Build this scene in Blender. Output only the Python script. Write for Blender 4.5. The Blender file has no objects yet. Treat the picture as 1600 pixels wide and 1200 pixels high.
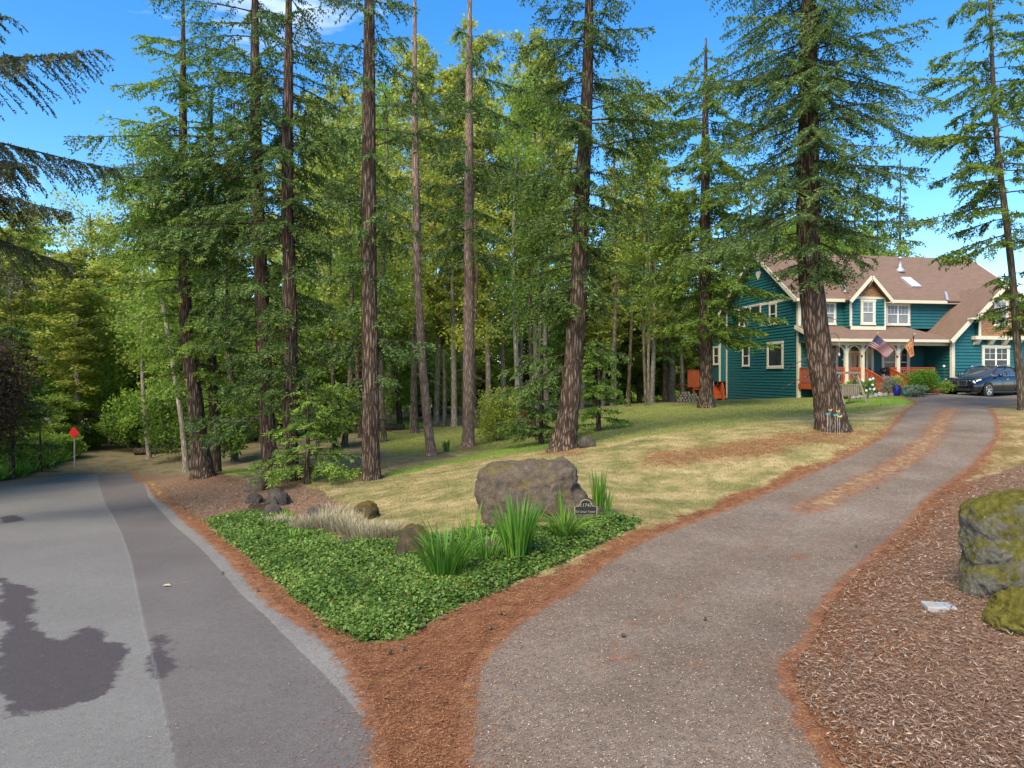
import bpy, math, random
import numpy as np
from mathutils import Vector, Matrix
R = math.radians
rng = np.random.default_rng(7)
random.seed(7)
S = bpy.context.scene
COL = S.collection

# ---------------------------------------------------------------- camera, sky, sun, exposure
F = 1067.0                      # focal length in photo pixels (1600 wide)
HZ = 588.0                      # horizon row in the photo
cam_d = bpy.data.cameras.new('camera'); cam = bpy.data.objects.new('camera', cam_d); COL.objects.link(cam)
cam.location = (0, 0, 0); cam.rotation_euler = (R(90), 0, 0)
cam_d.sensor_width = 36; cam_d.lens = 36 * F / 1600.0; cam_d.shift_y = -12 / 1600.0
cam_d.clip_start = 0.1; cam_d.clip_end = 3000
S.camera = cam
SUN_EL, SUN_AZ = R(47), R(208)          # azimuth measured clockwise from +Y (view direction)
w = bpy.data.worlds.new('World'); S.world = w; w.use_nodes = True
nt = w.node_tree; nt.nodes.clear()
def N(tree, t, **kw):
    n = tree.nodes.new(t)
    for k, v in kw.items():
        if k in ('operation', 'blend_type', 'sky_type', 'data_type', 'noise_dimensions', 'attribute_name', 'sun_disc', 'sun_elevation', 'sun_rotation', 'interpolation', 'wave_type', 'bands_direction', 'feature', 'use_clamp', 'air_density', 'ozone_density', 'dust_density', 'attribute_type', 'clamp_result', 'distance'):
            setattr(n, k, v)
        else:
            n.inputs[k].default_value = v
    return n
sky = N(nt, 'ShaderNodeTexSky', sky_type='NISHITA', sun_disc=False, sun_elevation=SUN_EL, sun_rotation=SUN_AZ, ozone_density=2.5, dust_density=0.3)
hs = N(nt, 'ShaderNodeHueSaturation', Saturation=1.36, Value=1.0)
tc = N(nt, 'ShaderNodeTexCoord'); mp = N(nt, 'ShaderNodeMapping', Scale=(1.2, 2.2, 6.0), Rotation=(0.25, 0.1, 0.5))
cn = N(nt, 'ShaderNodeTexNoise', Scale=1.6, Detail=9, Roughness=.62, Distortion=.5)
cr = nt.nodes.new('ShaderNodeValToRGB'); cr.color_ramp.elements[0].position = .60; cr.color_ramp.elements[1].position = .9
cr.color_ramp.elements[0].color = (0, 0, 0, 1); cr.color_ramp.elements[1].color = (.8, .8, .8, 1)
cm = N(nt, 'ShaderNodeMix', data_type='RGBA'); cm.inputs['B'].default_value = (9, 9.2, 9.5, 1)
bg = N(nt, 'ShaderNodeBackground', Strength=.14); wo = nt.nodes.new('ShaderNodeOutputWorld')
L = nt.links.new
L(sky.outputs[0], hs.inputs['Color']); L(tc.outputs['Generated'], mp.inputs[0]); L(mp.outputs[0], cn.inputs['Vector'])
L(cn.outputs[0], cr.inputs[0]); L(cr.outputs[0], cm.inputs['Factor']); L(hs.outputs[0], cm.inputs['A'])
L(cm.outputs['Result'], bg.inputs[0]); L(bg.outputs[0], wo.inputs[0])
sd = bpy.data.lights.new('sun', 'SUN'); so = bpy.data.objects.new('sun', sd); COL.objects.link(so)
sd.energy = 3.2; sd.angle = R(36); sd.color = (1, .895, .70)
sdir = Vector((math.sin(SUN_AZ) * math.cos(SUN_EL), math.cos(SUN_AZ) * math.cos(SUN_EL), math.sin(SUN_EL)))
so.rotation_euler = sdir.to_track_quat('Z', 'Y').to_euler(); so.location = (0, -20, 40)
S.view_settings.view_transform = 'Standard'; S.view_settings.look = 'None'; S.view_settings.gamma = 1
S.view_settings.exposure = 1.08
S.render.engine = 'CYCLES'
try:
    S.cycles.max_bounces = 6; S.cycles.transparent_max_bounces = 4; S.cycles.caustics_reflective = False; S.cycles.caustics_refractive = False
except Exception: pass

# ---------------------------------------------------------------- helpers
def P(px, py, D): return np.array([(px - 800) / F * D, D, -(py - HZ) / F * D])
def tag(o, label=None, cat=None, group=None, kind=None):
    if label: o['label'] = label
    if cat: o['category'] = cat
    if group: o['group'] = group
    if kind: o['kind'] = kind
    return o
def empty(name, loc=(0, 0, 0), rz=0, label=None, cat=None, group=None):
    o = bpy.data.objects.new(name, None); COL.objects.link(o); o.location = tuple(loc); o.rotation_euler = (0, 0, rz)
    o.empty_display_size = .2
    return tag(o, label, cat, group)
def mk(name, V, Fc, mats, parent=None, smooth=False, mi=None, attrs=None):
    """verts (n,3), faces list or (m,4)/(m,3) array -> linked mesh object"""
    me = bpy.data.meshes.new(name)
    if isinstance(Fc, np.ndarray):
        V = np.asarray(V, dtype=np.float32); m, k = Fc.shape
        me.vertices.add(len(V)); me.vertices.foreach_set('co', V.ravel())
        me.loops.add(m * k); me.loops.foreach_set('vertex_index', Fc.astype(np.int32).ravel())
        me.polygons.add(m); me.polygons.foreach_set('loop_start', np.arange(0, m * k, k, dtype=np.int32))
        try: me.polygons.foreach_set('loop_total', np.full(m, k, dtype=np.int32))
        except Exception: pass
        me.update(calc_edges=True)
    else:
        me.from_pydata([tuple(map(float, v)) for v in V], [], [tuple(int(i) for i in f) for f in Fc])
    for m_ in (mats if isinstance(mats, (list, tuple)) else [mats]): me.materials.append(m_)
    if mi is not None: me.polygons.foreach_set('material_index', np.asarray(mi, dtype=np.int32))
    if attrs:
        for k_, a in attrs.items():
            at_ = me.attributes.new(k_, 'FLOAT', 'POINT'); at_.data.foreach_set('value', np.asarray(a, dtype=np.float32))
    if smooth: me.polygons.foreach_set('use_smooth', np.ones(len(me.polygons), dtype=bool))
    me.update()
    o = bpy.data.objects.new(name, me); COL.objects.link(o)
    if parent: o.parent = parent
    return o
class MB:
    def __init__(s): s.v = []; s.f = []; s.m = []
    def add(s, vs, fs, m=0):
        b = len(s.v); s.v += [tuple(map(float, v)) for v in vs]; s.f += [tuple(b + i for i in f) for f in fs]; s.m += [m] * len(fs); return s
    def box(s, c, sz, ex=(1, 0, 0), ey=(0, 1, 0), ez=(0, 0, 1), m=0):
        c = np.array(c, float); ex, ey, ez = [np.array(e, float) / np.linalg.norm(e) for e in (ex, ey, ez)]
        h = [e * k / 2 for e, k in zip((ex, ey, ez), sz)]
        vs = [c + a * h[0] + b * h[1] + d * h[2] for d in (-1, 1) for b in (-1, 1) for a in (-1, 1)]
        return s.add(vs, [(0, 2, 3, 1), (4, 5, 7, 6), (0, 1, 5, 4), (2, 6, 7, 3), (0, 4, 6, 2), (1, 3, 7, 5)], m)
    def bb(s, x0, x1, y0, y1, z0, z1, m=0):
        return s.box(((x0 + x1) / 2, (y0 + y1) / 2, (z0 + z1) / 2), (abs(x1 - x0), abs(y1 - y0), abs(z1 - z0)), m=m)
    def bar(s, a, b, w_, t, up=(0, 0, 1), m=0):
        a = np.array(a, float); b = np.array(b, float); d = b - a; l = np.linalg.norm(d); d = d / l
        u = np.array(up, float); sd_ = np.cross(d, u)
        if np.linalg.norm(sd_) < 1e-4: sd_ = np.cross(d, (1, 0, 0))
        sd_ /= np.linalg.norm(sd_); u = np.cross(sd_, d)
        return s.box((a + b) / 2, (l, w_, t), d, sd_, u, m)
    def tube(s, pts, rad, n=8, m=0, cap=True):
        v, f = tube(pts, rad, n); s.add(v, f, m)
        if cap:
            k = len(v); b = len(s.v) - k; s.f += [tuple(b + i for i in range(n))[::-1], tuple(b + k - n + i for i in range(n))]; s.m += [m, m]
        return s
    def lathe(s, prof, c=(0, 0, 0), n=16, m=0, ax=None):
        vs = []; fs = []
        for r, z in prof:
            for i in range(n):
                a = 2 * math.pi * i / n; vs.append((c[0] + r * math.cos(a), c[1] + r * math.sin(a), c[2] + z))
        for j in range(len(prof) - 1):
            for i in range(n):
                fs.append((j * n + i, j * n + (i + 1) % n, (j + 1) * n + (i + 1) % n, (j + 1) * n + i))
        fs.append(tuple(range(n))[::-1]); fs.append(tuple(range((len(prof) - 1) * n, len(prof) * n)))
        return s.add(vs, fs, m)
    def build(s, name, mats, parent=None, smooth=False, bevel=0):
        o = mk(name, s.v, s.f, mats, parent, smooth, mi=s.m)
        if bevel:
            md = o.modifiers.new('bevel', 'BEVEL'); md.width = bevel; md.segments = 2; md.limit_method = 'ANGLE'
        return o
def tube(pts, rad, n=8):
    pts = np.array(pts, float); k = len(pts); rad = np.broadcast_to(np.array(rad, float), (k,))
    T = np.gradient(pts, axis=0); T /= np.maximum(np.linalg.norm(T, axis=1, keepdims=True), 1e-9)
    ref = np.array((0, 0, 1.)) if abs(T[0][2]) < .9 else np.array((1., 0, 0))
    A = np.cross(T, ref); A /= np.maximum(np.linalg.norm(A, axis=1, keepdims=True), 1e-9); B = np.cross(T, A)
    a = np.arange(n) * 2 * math.pi / n
    V = pts[:, None] + rad[:, None, None] * (np.cos(a)[None, :, None] * A[:, None] + np.sin(a)[None, :, None] * B[:, None])
    V = V.reshape(-1, 3); i = np.arange(n); j = np.arange(k - 1)
    f = np.stack([j[:, None] * n + i, j[:, None] * n + (i + 1) % n, (j[:, None] + 1) * n + (i + 1) % n, (j[:, None] + 1) * n + i], -1).reshape(-1, 4)
    return V, [tuple(q) for q in f]

# ---------------------------------------------------------------- materials
def newmat(name):
    m = bpy.data.materials.new(name); m.use_nodes = True; t = m.node_tree
    return m, t, t.nodes['Principled BSDF'], t.links.new
def c4(c): return (c[0], c[1], c[2], 1)
def mat(name, col, rough=.8, var=.12, scale=6, bump=0, bscale=30, metal=0, stretch=(1, 1, 1), col2=None, spec=.5, detail=5, coat=0):
    m, t, b, l = newmat(name)
    tcn = t.nodes.new('ShaderNodeTexCoord'); mpn = N(t, 'ShaderNodeMapping', Scale=stretch); l(tcn.outputs['Object'], mpn.inputs[0])
    n = N(t, 'ShaderNodeTexNoise', Scale=scale, Detail=detail, Roughness=.6); l(mpn.outputs[0], n.inputs['Vector'])
    r = t.nodes.new('ShaderNodeValToRGB'); r.color_ramp.elements[0].position = .3; r.color_ramp.elements[1].position = .7
    c2 = col2 if col2 else tuple(min(1, x * (1 + var)) for x in col)
    r.color_ramp.elements[0].color = c4(tuple(x * (1 - var) for x in col)); r.color_ramp.elements[1].color = c4(c2)
    l(n.outputs[0], r.inputs[0]); l(r.outputs[0], b.inputs['Base Color'])
    b.inputs['Roughness'].default_value = rough; b.inputs['Metallic'].default_value = metal
    b.inputs['Specular IOR Level'].default_value = spec; b.inputs['Coat Weight'].default_value = coat
    if bump:
        n2 = N(t, 'ShaderNodeTexNoise', Scale=bscale, Detail=6, Roughness=.65); l(mpn.outputs[0], n2.inputs['Vector'])
        bn = N(t, 'ShaderNodeBump', Strength=min(1, bump), Distance=.03); l(n2.outputs[0], bn.inputs['Height']); l(bn.outputs[0], b.inputs['Normal'])
    return m
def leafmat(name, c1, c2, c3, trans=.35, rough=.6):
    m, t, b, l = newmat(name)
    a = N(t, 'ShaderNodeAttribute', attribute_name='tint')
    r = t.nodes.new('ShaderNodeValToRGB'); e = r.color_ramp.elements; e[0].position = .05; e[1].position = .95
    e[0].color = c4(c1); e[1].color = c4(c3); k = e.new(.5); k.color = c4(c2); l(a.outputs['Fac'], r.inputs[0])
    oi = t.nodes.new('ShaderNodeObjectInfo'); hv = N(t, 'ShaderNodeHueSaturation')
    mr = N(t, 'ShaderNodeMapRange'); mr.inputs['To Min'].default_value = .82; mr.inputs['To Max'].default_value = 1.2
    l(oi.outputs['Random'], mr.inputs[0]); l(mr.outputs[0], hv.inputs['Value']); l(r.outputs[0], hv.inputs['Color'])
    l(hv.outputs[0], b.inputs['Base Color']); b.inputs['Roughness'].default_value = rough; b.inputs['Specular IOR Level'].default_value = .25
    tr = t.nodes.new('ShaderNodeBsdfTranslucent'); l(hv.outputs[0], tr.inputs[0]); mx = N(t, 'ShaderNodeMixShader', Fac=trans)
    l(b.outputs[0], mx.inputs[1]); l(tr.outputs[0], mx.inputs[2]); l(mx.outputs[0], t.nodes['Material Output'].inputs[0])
    return m
def barkmat(name, c1, c2, sx=9, sz=1.3, bump=1.0):
    m, t, b, l = newmat(name)
    tcn = t.nodes.new('ShaderNodeTexCoord'); mpn = N(t, 'ShaderNodeMapping', Scale=(sx, sx, sz)); l(tcn.outputs['Object'], mpn.inputs[0])
    v = N(t, 'ShaderNodeTexVoronoi', Scale=1.4, feature='DISTANCE_TO_EDGE'); n = N(t, 'ShaderNodeTexNoise', Scale=2.2, Detail=8, Roughness=.7, Distortion=.6)
    l(mpn.outputs[0], n.inputs['Vector'])
    vm = N(t, 'ShaderNodeVectorMath', operation='SCALE'); vm.inputs['Scale'].default_value = .55
    va = N(t, 'ShaderNodeVectorMath', operation='ADD'); l(n.outputs['Color'], vm.inputs[0]); l(vm.outputs[0], va.inputs[0]); l(mpn.outputs[0], va.inputs[1]); l(va.outputs[0], v.inputs['Vector'])
    mr = N(t, 'ShaderNodeMapRange'); mr.inputs['From Max'].default_value = .35; l(v.outputs['Distance'], mr.inputs[0])
    ad = N(t, 'ShaderNodeMath', operation='MULTIPLY'); l(mr.outputs[0], ad.inputs[0]); l(n.outputs[0], ad.inputs[1])
    r = t.nodes.new('ShaderNodeValToRGB'); r.color_ramp.elements[0].position = .1; r.color_ramp.elements[1].position = .6
    r.color_ramp.elements[0].color = c4(c1); r.color_ramp.elements[1].color = c4(c2); l(ad.outputs[0], r.inputs[0])
    n3 = N(t, 'ShaderNodeTexNoise', Scale=.9, Detail=3); l(tcn.outputs['Object'], n3.inputs['Vector'])
    hv = N(t, 'ShaderNodeMix', data_type='RGBA', blend_type='MULTIPLY', Factor=.7); l(r.outputs[0], hv.inputs['A'])
    r3 = t.nodes.new('ShaderNodeValToRGB'); r3.color_ramp.elements[0].color = (.84, .76, .70, 1); r3.color_ramp.elements[1].color = (1.15, 1.12, 1.1, 1); r3.color_ramp.elements[0].position = .35; r3.color_ramp.elements[1].position = .65
    l(n3.outputs[0], r3.inputs[0]); l(r3.outputs[0], hv.inputs['B']); l(hv.outputs['Result'], b.inputs['Base Color'])
    b.inputs['Roughness'].default_value = .95; b.inputs['Specular IOR Level'].default_value = .2
    bn = N(t, 'ShaderNodeBump', Strength=bump, Distance=.06); l(ad.outputs[0], bn.inputs['Height']); l(bn.outputs[0], b.inputs['Normal'])
    return m
M = {}
M['teal'] = mat('teal_paint', (.013, .112, .118), .55, .10, 3, .1, 60)
M['trim'] = mat('cream_paint', (.66, .60, .44), .5, .05, 4)
M['white'] = mat('white_paint', (.75, .75, .72), .4, .03, 4)
M['redwood'] = mat('stained_cedar', (.42, .085, .022), .55, .22, 5, .2, 40)
M['cedar'] = mat('cedar_shingle', (.30, .145, .068), .85, .4, 5.5, .6, 26, col2=(.42, .22, .11), stretch=(1, 1, 2.2))
M['pane'] = mat('window_glass', (.035, .045, .05), .1, .3, 1.5, spec=.5)
M['blind'] = mat('pale_blind', (.22, .23, .23), .4, .1, 3)
M['navy'] = mat('dark_recess_paint', (.012, .105, .112), .6, .1)
M['door'] = mat('pale_door_paint', (.52, .36, .20), .5, .1, 4)
M['metal'] = mat('galvanised_metal', (.55, .56, .58), .4, .05, 8, metal=.5)
M['black'] = mat('black_plastic', (.015, .015, .017), .5, .2)
M['oldwood'] = mat('weathered_wood', (.30, .23, .16), .85, .25, 9, .4, 40, stretch=(1, 1, .3))
M['concrete'] = mat('concrete', (.34, .32, .29), .9, .15, 6, .3, 60)
M['firbark'] = barkmat('fir_bark', (.045, .03, .021), (.31, .225, .165))
M['pinkbark'] = barkmat('pink_bark', (.15, .10, .075), (.50, .37, .30), 12, 1.6, .6)
M['greybark'] = barkmat('grey_bark', (.08, .065, .045), (.30, .25, .185), 10, 1.5, .6)
M['redbark'] = barkmat('red_fir_bark', (.05, .03, .022), (.33, .235, .18), 12, 1.0, 1.0)
M['palebark'] = barkmat('pale_bark', (.20, .17, .13), (.55, .49, .40), 10, 1.5, .5)
M['darkbark'] = barkmat('dark_bark', (.05, .037, .025), (.22, .165, .12), 8, 1.3, .8)
M['fir'] = leafmat('fir_needles', (.035, .07, .018), (.10, .17, .035), (.24, .32, .07), .38)
M['firblue'] = leafmat('blue_green_fir_needles', (.035, .07, .02), (.095, .16, .042), (.22, .30, .08), .38)
M['firlime'] = leafmat('bright_fir_needles', (.07, .13, .02), (.17, .27, .04), (.34, .43, .075), .42)
M['firbrown'] = leafmat('dark_hanging_needles', (.035, .05, .02), (.08, .09, .04), (.15, .15, .06), .3)
M['leaf'] = leafmat('broadleaf_green', (.15, .23, .035), (.29, .41, .065), (.45, .56, .11), .58)
M['leafy'] = leafmat('yellow_green_leaves', (.24, .29, .045), (.42, .46, .08), (.60, .61, .15), .55)
M['leafd'] = leafmat('deep_green_leaves', (.11, .19, .032), (.20, .33, .052), (.34, .47, .085), .55)
M['hedge'] = leafmat('hedge_leaves', (.08, .18, .02), (.19, .36, .03), (.34, .50, .07), .45)
M['maroon'] = leafmat('maroon_leaves', (.05, .028, .02), (.10, .055, .035), (.17, .13, .06), .3)
M['sage'] = leafmat('sage_leaves', (.10, .14, .08), (.22, .27, .17), (.40, .43, .32), .3)
M['cover'] = leafmat('ground_cover_leaves', (.05, .105, .02), (.135, .225, .04), (.27, .375, .08), .35, .5)
M['blade'] = leafmat('sword_leaves', (.05, .14, .02), (.13, .29, .035), (.28, .42, .06), .4, .4)
M['pale'] = leafmat('dried_lavender', (.26, .21, .11), (.44, .37, .22), (.60, .53, .36), .3)
M['grassg'] = leafmat('grass_blades', (.16, .20, .05), (.30, .30, .09), (.44, .40, .16), .35)
M['grassd'] = leafmat('dry_grass_blades', (.24, .20, .08), (.40, .32, .13), (.58, .48, .24), .35)
M['chip'] = leafmat('wood_chips', (.09, .045, .025), (.22, .135, .085), (.48, .36, .26), .0, .9)
M['needle'] = leafmat('fallen_needles', (.14, .05, .02), (.27, .11, .045), (.45, .25, .12), .0, .9)

def shinglemat():
    m, t, b, l = newmat('roof_shingles')
    tcn = t.nodes.new('ShaderNodeTexCoord')
    n = N(t, 'ShaderNodeTexNoise', Scale=14, Detail=8, Roughness=.8); l(tcn.outputs['Object'], n.inputs['Vector'])
    br = N(t, 'ShaderNodeTexBrick', Scale=1.0); br.inputs['Color1'].default_value = (.205, .132, .088, 1); br.inputs['Color2'].default_value = (.165, .107, .074, 1); br.inputs['Mortar'].default_value = (.15, .08, .06, 1)
    br.inputs['Brick Width'].default_value = .3; br.inputs['Row Height'].default_value = .12; br.inputs['Mortar Size'].default_value = .008
    l(tcn.outputs['Object'], br.inputs['Vector'])
    mx = N(t, 'ShaderNodeMix', data_type='RGBA', blend_type='MULTIPLY', Factor=.9); l(br.outputs[0], mx.inputs['A'])
    r = t.nodes.new('ShaderNodeValToRGB'); r.color_ramp.elements[0].position = .3; r.color_ramp.elements[1].position = .7
    r.color_ramp.elements[0].color = (.72, .70, .70, 1); r.color_ramp.elements[1].color = (1.25, 1.2, 1.18, 1)
    l(n.outputs[0], r.inputs[0]); l(r.outputs[0], mx.inputs['B']); l(mx.outputs['Result'], b.inputs['Base Color']); b.inputs['Roughness'].default_value = .95
    return m
M['roof'] = shinglemat()
# ---------------------------------------------------------------- terrain (thin-plate spline through surveyed points)
CP = [P(*q) for q in [
 (560,1049,6.5),(725,1049,6.6),(1215,1049,6.4),(1600,1049,6.2),(1510,955,7.3),(1360,877,10),(1285,965,7.8),(1425,820,12),
 (1453,779,13.6),(1490,754,15),(1537,716,17.5),(1562,685,19.5),(1550,641,26),(1569,627,32),(1250,744,16),(1178,775,14.5),
 (1100,805,13.2),(1006,839,11.5),(900,911,9.2),(1350,697,19),(1400,654,24),(1419,635,29),(1459,626,33),(1300,668,22),
 (880,703,22.7),(1050,680,22),(1050,632,40),(1250,622,42),(1320,636,34),(950,634,43),(1140,629,52),(900,645,40),(780,686,34),
 (732,698,32),(640,720,26),(580,749,21.5),(700,757,18),(840,742,17),(720,802,14),(1000,762,16),(930,795,13.5),(453,751,22),
 (425,751,23),(318,744,24),(250,750,28),(210,739,33),(0,757,27.5),(56,746,31),(487,1035,6.8),(375,926,9.48),(300,817,16.15),
 (232,776,21.9),(0,905,10.3),(0,820,16),(430,785,18.5),(100,725,36),(160,690,50),(460,690,38),(600,652,65),(300,670,60),
 (20,718,36),(0,680,46),(700,641,75),(850,656,50),(1050,626,60),(1110,627,50),(1590,700,18),(1595,640,28),(1600,760,13.5),
 (1539,620,38.5),(1480,616,38),(1400,614,40),(1590,612,42),(1600,850,9.5)]] + [np.array(q, float) for q in [
 (0,0,-2.8),(-8,0,-2.75),(8,0,-2.5),(0,-20,-2.8),(-30,-20,-2.8),(30,-20,-2),(-40,5,-3.4),(-40,25,-4.3),(25,8,-1.4),(40,20,-.9),(45,40,-.9),
 (35,60,-1.3),(60,90,-1.5),(0,150,-3.8),(-60,60,-4.4),(-150,150,-4.5),(150,150,-2),(-150,-50,-3),(150,-50,-1),(0,-150,-3),(-200,40,-4.5),(200,60,-1),(0,260,-4),(-10,100,-4),(20,90,-3.2)]]
CP = np.array(CP)
def tps_fit(p, lam=.02):
    n = len(p); d = np.linalg.norm(p[:, None, :2] - p[None, :, :2], axis=2)
    K = np.where(d > 0, d * d * np.log(d + 1e-12), 0) + lam * np.eye(n) * 1.0
    Q = np.c_[np.ones(n), p[:, :2]]; A = np.block([[K, Q], [Q.T, np.zeros((3, 3))]])
    return np.linalg.solve(A, np.r_[p[:, 2], 0, 0, 0])
TW = tps_fit(CP)
def terr(x, y):
    x = np.asarray(x, float); y = np.asarray(y, float); sh = x.shape; x = x.ravel(); y = y.ravel(); out = np.empty(len(x))
    for i in range(0, len(x), 20000):
        xx, yy = x[i:i+20000], y[i:i+20000]
        d2 = (xx[:, None] - CP[None, :, 0]) ** 2 + (yy[:, None] - CP[None, :, 1]) ** 2
        out[i:i+20000] = (.5 * d2 * np.log(d2 + 1e-12)) @ TW[:len(CP)] + TW[-3] + TW[-2] * xx + TW[-1] * yy
    return out.reshape(sh)
def tz(x, y): return float(terr(np.array([x]), np.array([y]))[0])
_D = np.exp(np.linspace(math.log(3), math.log(160), 700))
def G(px, py):
    """the point of the ground seen at photo pixel (px, py)"""
    X = (px - 800) / F * _D; Z = -(py - HZ) / F * _D; T = terr(X, _D); k = np.nonzero(Z < T)[0]
    if len(k) == 0: D = 60.
    else:
        k = k[0]
        if k == 0: D = _D[0]
        else:
            a, b = Z[k-1] - T[k-1], T[k] - Z[k]; D = _D[k-1] + (_D[k] - _D[k-1]) * a / (a + b + 1e-9)
    return np.array([(px - 800) / F * D, D, tz((px - 800) / F * D, D)])
def GD(px, D): x = (px - 800) / F * D; return np.array([x, D, tz(x, D)])
def gpoly(pp): return np.array([G(*q)[:2] for q in pp])
def sdf(poly, x, y):
    """signed distance, positive inside"""
    x = np.asarray(x); y = np.asarray(y); d = np.full(x.shape, 1e9); ins = np.zeros(x.shape, bool); n = len(poly)
    for i in range(n):
        ax, ay = poly[i]; bx, by = poly[(i+1) % n]; ex, ey = bx - ax, by - ay
        t = np.clip(((x-ax)*ex + (y-ay)*ey) / (ex*ex + ey*ey + 1e-12), 0, 1); d = np.minimum(d, np.hypot(x-ax-t*ex, y-ay-t*ey))
        c = ((ay > y) != (by > y)) & (x < (bx-ax) * (y-ay) / (by-ay + 1e-12) + ax); ins ^= c
    return np.where(ins, d, -d)
def ss(a, b, v): t = np.clip((v-a)/(b-a), 0, 1); return t*t*(3-2*t)
def resample(pl, n):
    pl = np.array(pl, float); s = np.r_[0, np.cumsum(np.linalg.norm(np.diff(pl, axis=0), axis=1))]; q = np.linspace(0, s[-1], n)
    return np.c_[np.interp(q, s, pl[:, 0]), np.interp(q, s, pl[:, 1])]
def smooth(pl, n, it=3):
    pl = np.array(pl, float)
    for _ in range(it):
        q = np.empty((2*len(pl)-2, 2)); q[0::2] = .75*pl[:-1] + .25*pl[1:]; q[1::2] = .25*pl[:-1] + .75*pl[1:]; pl = np.r_[pl[:1], q, pl[-1:]]
    return resample(pl, n)
DL = [(G(*q)[:2]) for q in [(725,1049),(769,996),(819,961),(859,936),(900,911),(931,882),(975,856),(1006,840),(1069,817),(1100,805),(1178,775),(1250,744),(1350,697),(1381,679),(1400,656),(1419,637)]]
DR = [(G(*q)[:2]) for q in [(1215,1049),(1267,1015),(1285,965),(1300,940),(1330,905),(1360,877),(1390,850),(1425,820),(1453,779),(1490,754),(1537,716),(1562,685),(1562,660),(1552,642)]]
DL = [np.array((-.42, -6.)), np.array((-.42, 3.4)), np.array((-.42, 5.4))] + DL + [np.array((19.6, 33.)), np.array((20.8, 36.5)), np.array((23.5, 40.)), np.array((26., 42.))]
DR = [np.array((3.2, -6.)), np.array((2.2, 3.))] + DR + [np.array((20., 29.)), np.array((24.5, 31.5)), np.array((32., 33.)), np.array((44., 36.))]
dl = smooth(DL, 260, 2); dr = smooth(DR, 260, 2)
drive_poly = np.r_[dl, dr[::-1]]
RR = [np.array((-.6, 3.4)), np.array((-.9, 5.2))] + [G(*q)[:2] for q in [(553,1036),(533,1006),(487,977),(440,950),(400,907),(370,877),(300,817),(255,780),(236,762),(210,739)]]
rr = smooth(RR, 200, 2)
RL = [np.array(q) for q in [(-2., -6.),(-5.,4.5),(-5.9, 6.5),(-8.8, 11.),(-11.9, 15.6),(-13.2, 17.5),(-17, 20.5),(-21.2, 24),(-22., 28)]] + [G(56,746)[:2], G(131,740)[:2], G(205,738)[:2]]
RR2 = [np.array((-.5, -6.))] + RR
rr = smooth(RR2, 240, 2); rl = smooth(RL, 240, 2)
road_poly = np.r_[rl, rr[::-1]]

# zones
z_cover = gpoly([(323,813),(350,840),(390,873),(433,910),(487,950),(530,983),(567,1003),(610,1000),(660,977),(707,950),(767,927),(825,902),(906,864),(984,827),(1000,812),(960,806),(930,812),(880,826),(800,826),(745,826),(700,838),(640,842),(617,850),(533,846),(473,822),(440,800),(415,778),(395,782),(380,800)])
z_mound = gpoly([(225,740),(250,742),(300,742),(360,748),(400,752),(455,755),(500,765),(540,790),(530,812),(470,815),(420,800),(385,800),(340,822),(310,815),(270,790),(245,765)])
z_green = gpoly([(560,745),(640,722),(720,704),(800,704),(862,703),(950,690),(1040,680),(1120,668),(1200,658),(1270,650),(1340,646),(1380,640),(1400,630),(1410,618),(1250,619),(1150,626),(1050,631),(950,634),(880,648),(820,660),(700,668),(590,676),(585,700),(600,712),(500,738)])
z_bright = [gpoly([(590,740),(680,722),(760,705),(850,686),(870,690),(862,702),(790,712),(700,726),(610,746)]), gpoly([(470,747),(520,738),(572,735),(572,742),(520,746)]), gpoly([(1310,632),(1420,632),(1520,627),(1520,622),(1310,625)]),
            gpoly([(590,668),(760,660),(880,655),(880,648),(600,652)]), gpoly([(0,748),(60,730),(100,715),(110,700),(60,690),(0,690)]), gpoly([(340,740),(400,742),(395,734),(345,734)])]
z_swale = gpoly([(470,745),(500,725),(590,712),(700,708),(720,714),(640,724),(560,742),(480,752)])
z_need = [gpoly([(960,735),(1010,705),(1080,693),(1200,676),(1290,668),(1350,668),(1400,680),(1340,698),(1250,705),(1180,725),(1080,735)]), gpoly([(850,708),(900,702),(930,702),(915,716),(870,716)]), gpoly([(720,690),(745,690),(750,704),(715,704)])]
def nz(x, y, s, k=0):       # cheap smooth noise
    return (np.sin(x*s*1.3+k)*np.cos(y*s*.9-k*2) + np.sin((x+y)*s*.7+1.7*k)*np.cos((x-y*1.4)*s*.53+k) + .5*np.sin(x*s*2.9+y*s*2.3+k)) / 2.5
TRUNKS = [(1301,21.5,1.7),(880,22.7,1.3),(580,21.5,.9),(675,28,.8),(732,32,.9),(453,22,1.),(426,23,1.),(319,24,1.2),(337,25.5,.8),(1104,37,1.1)]
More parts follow.
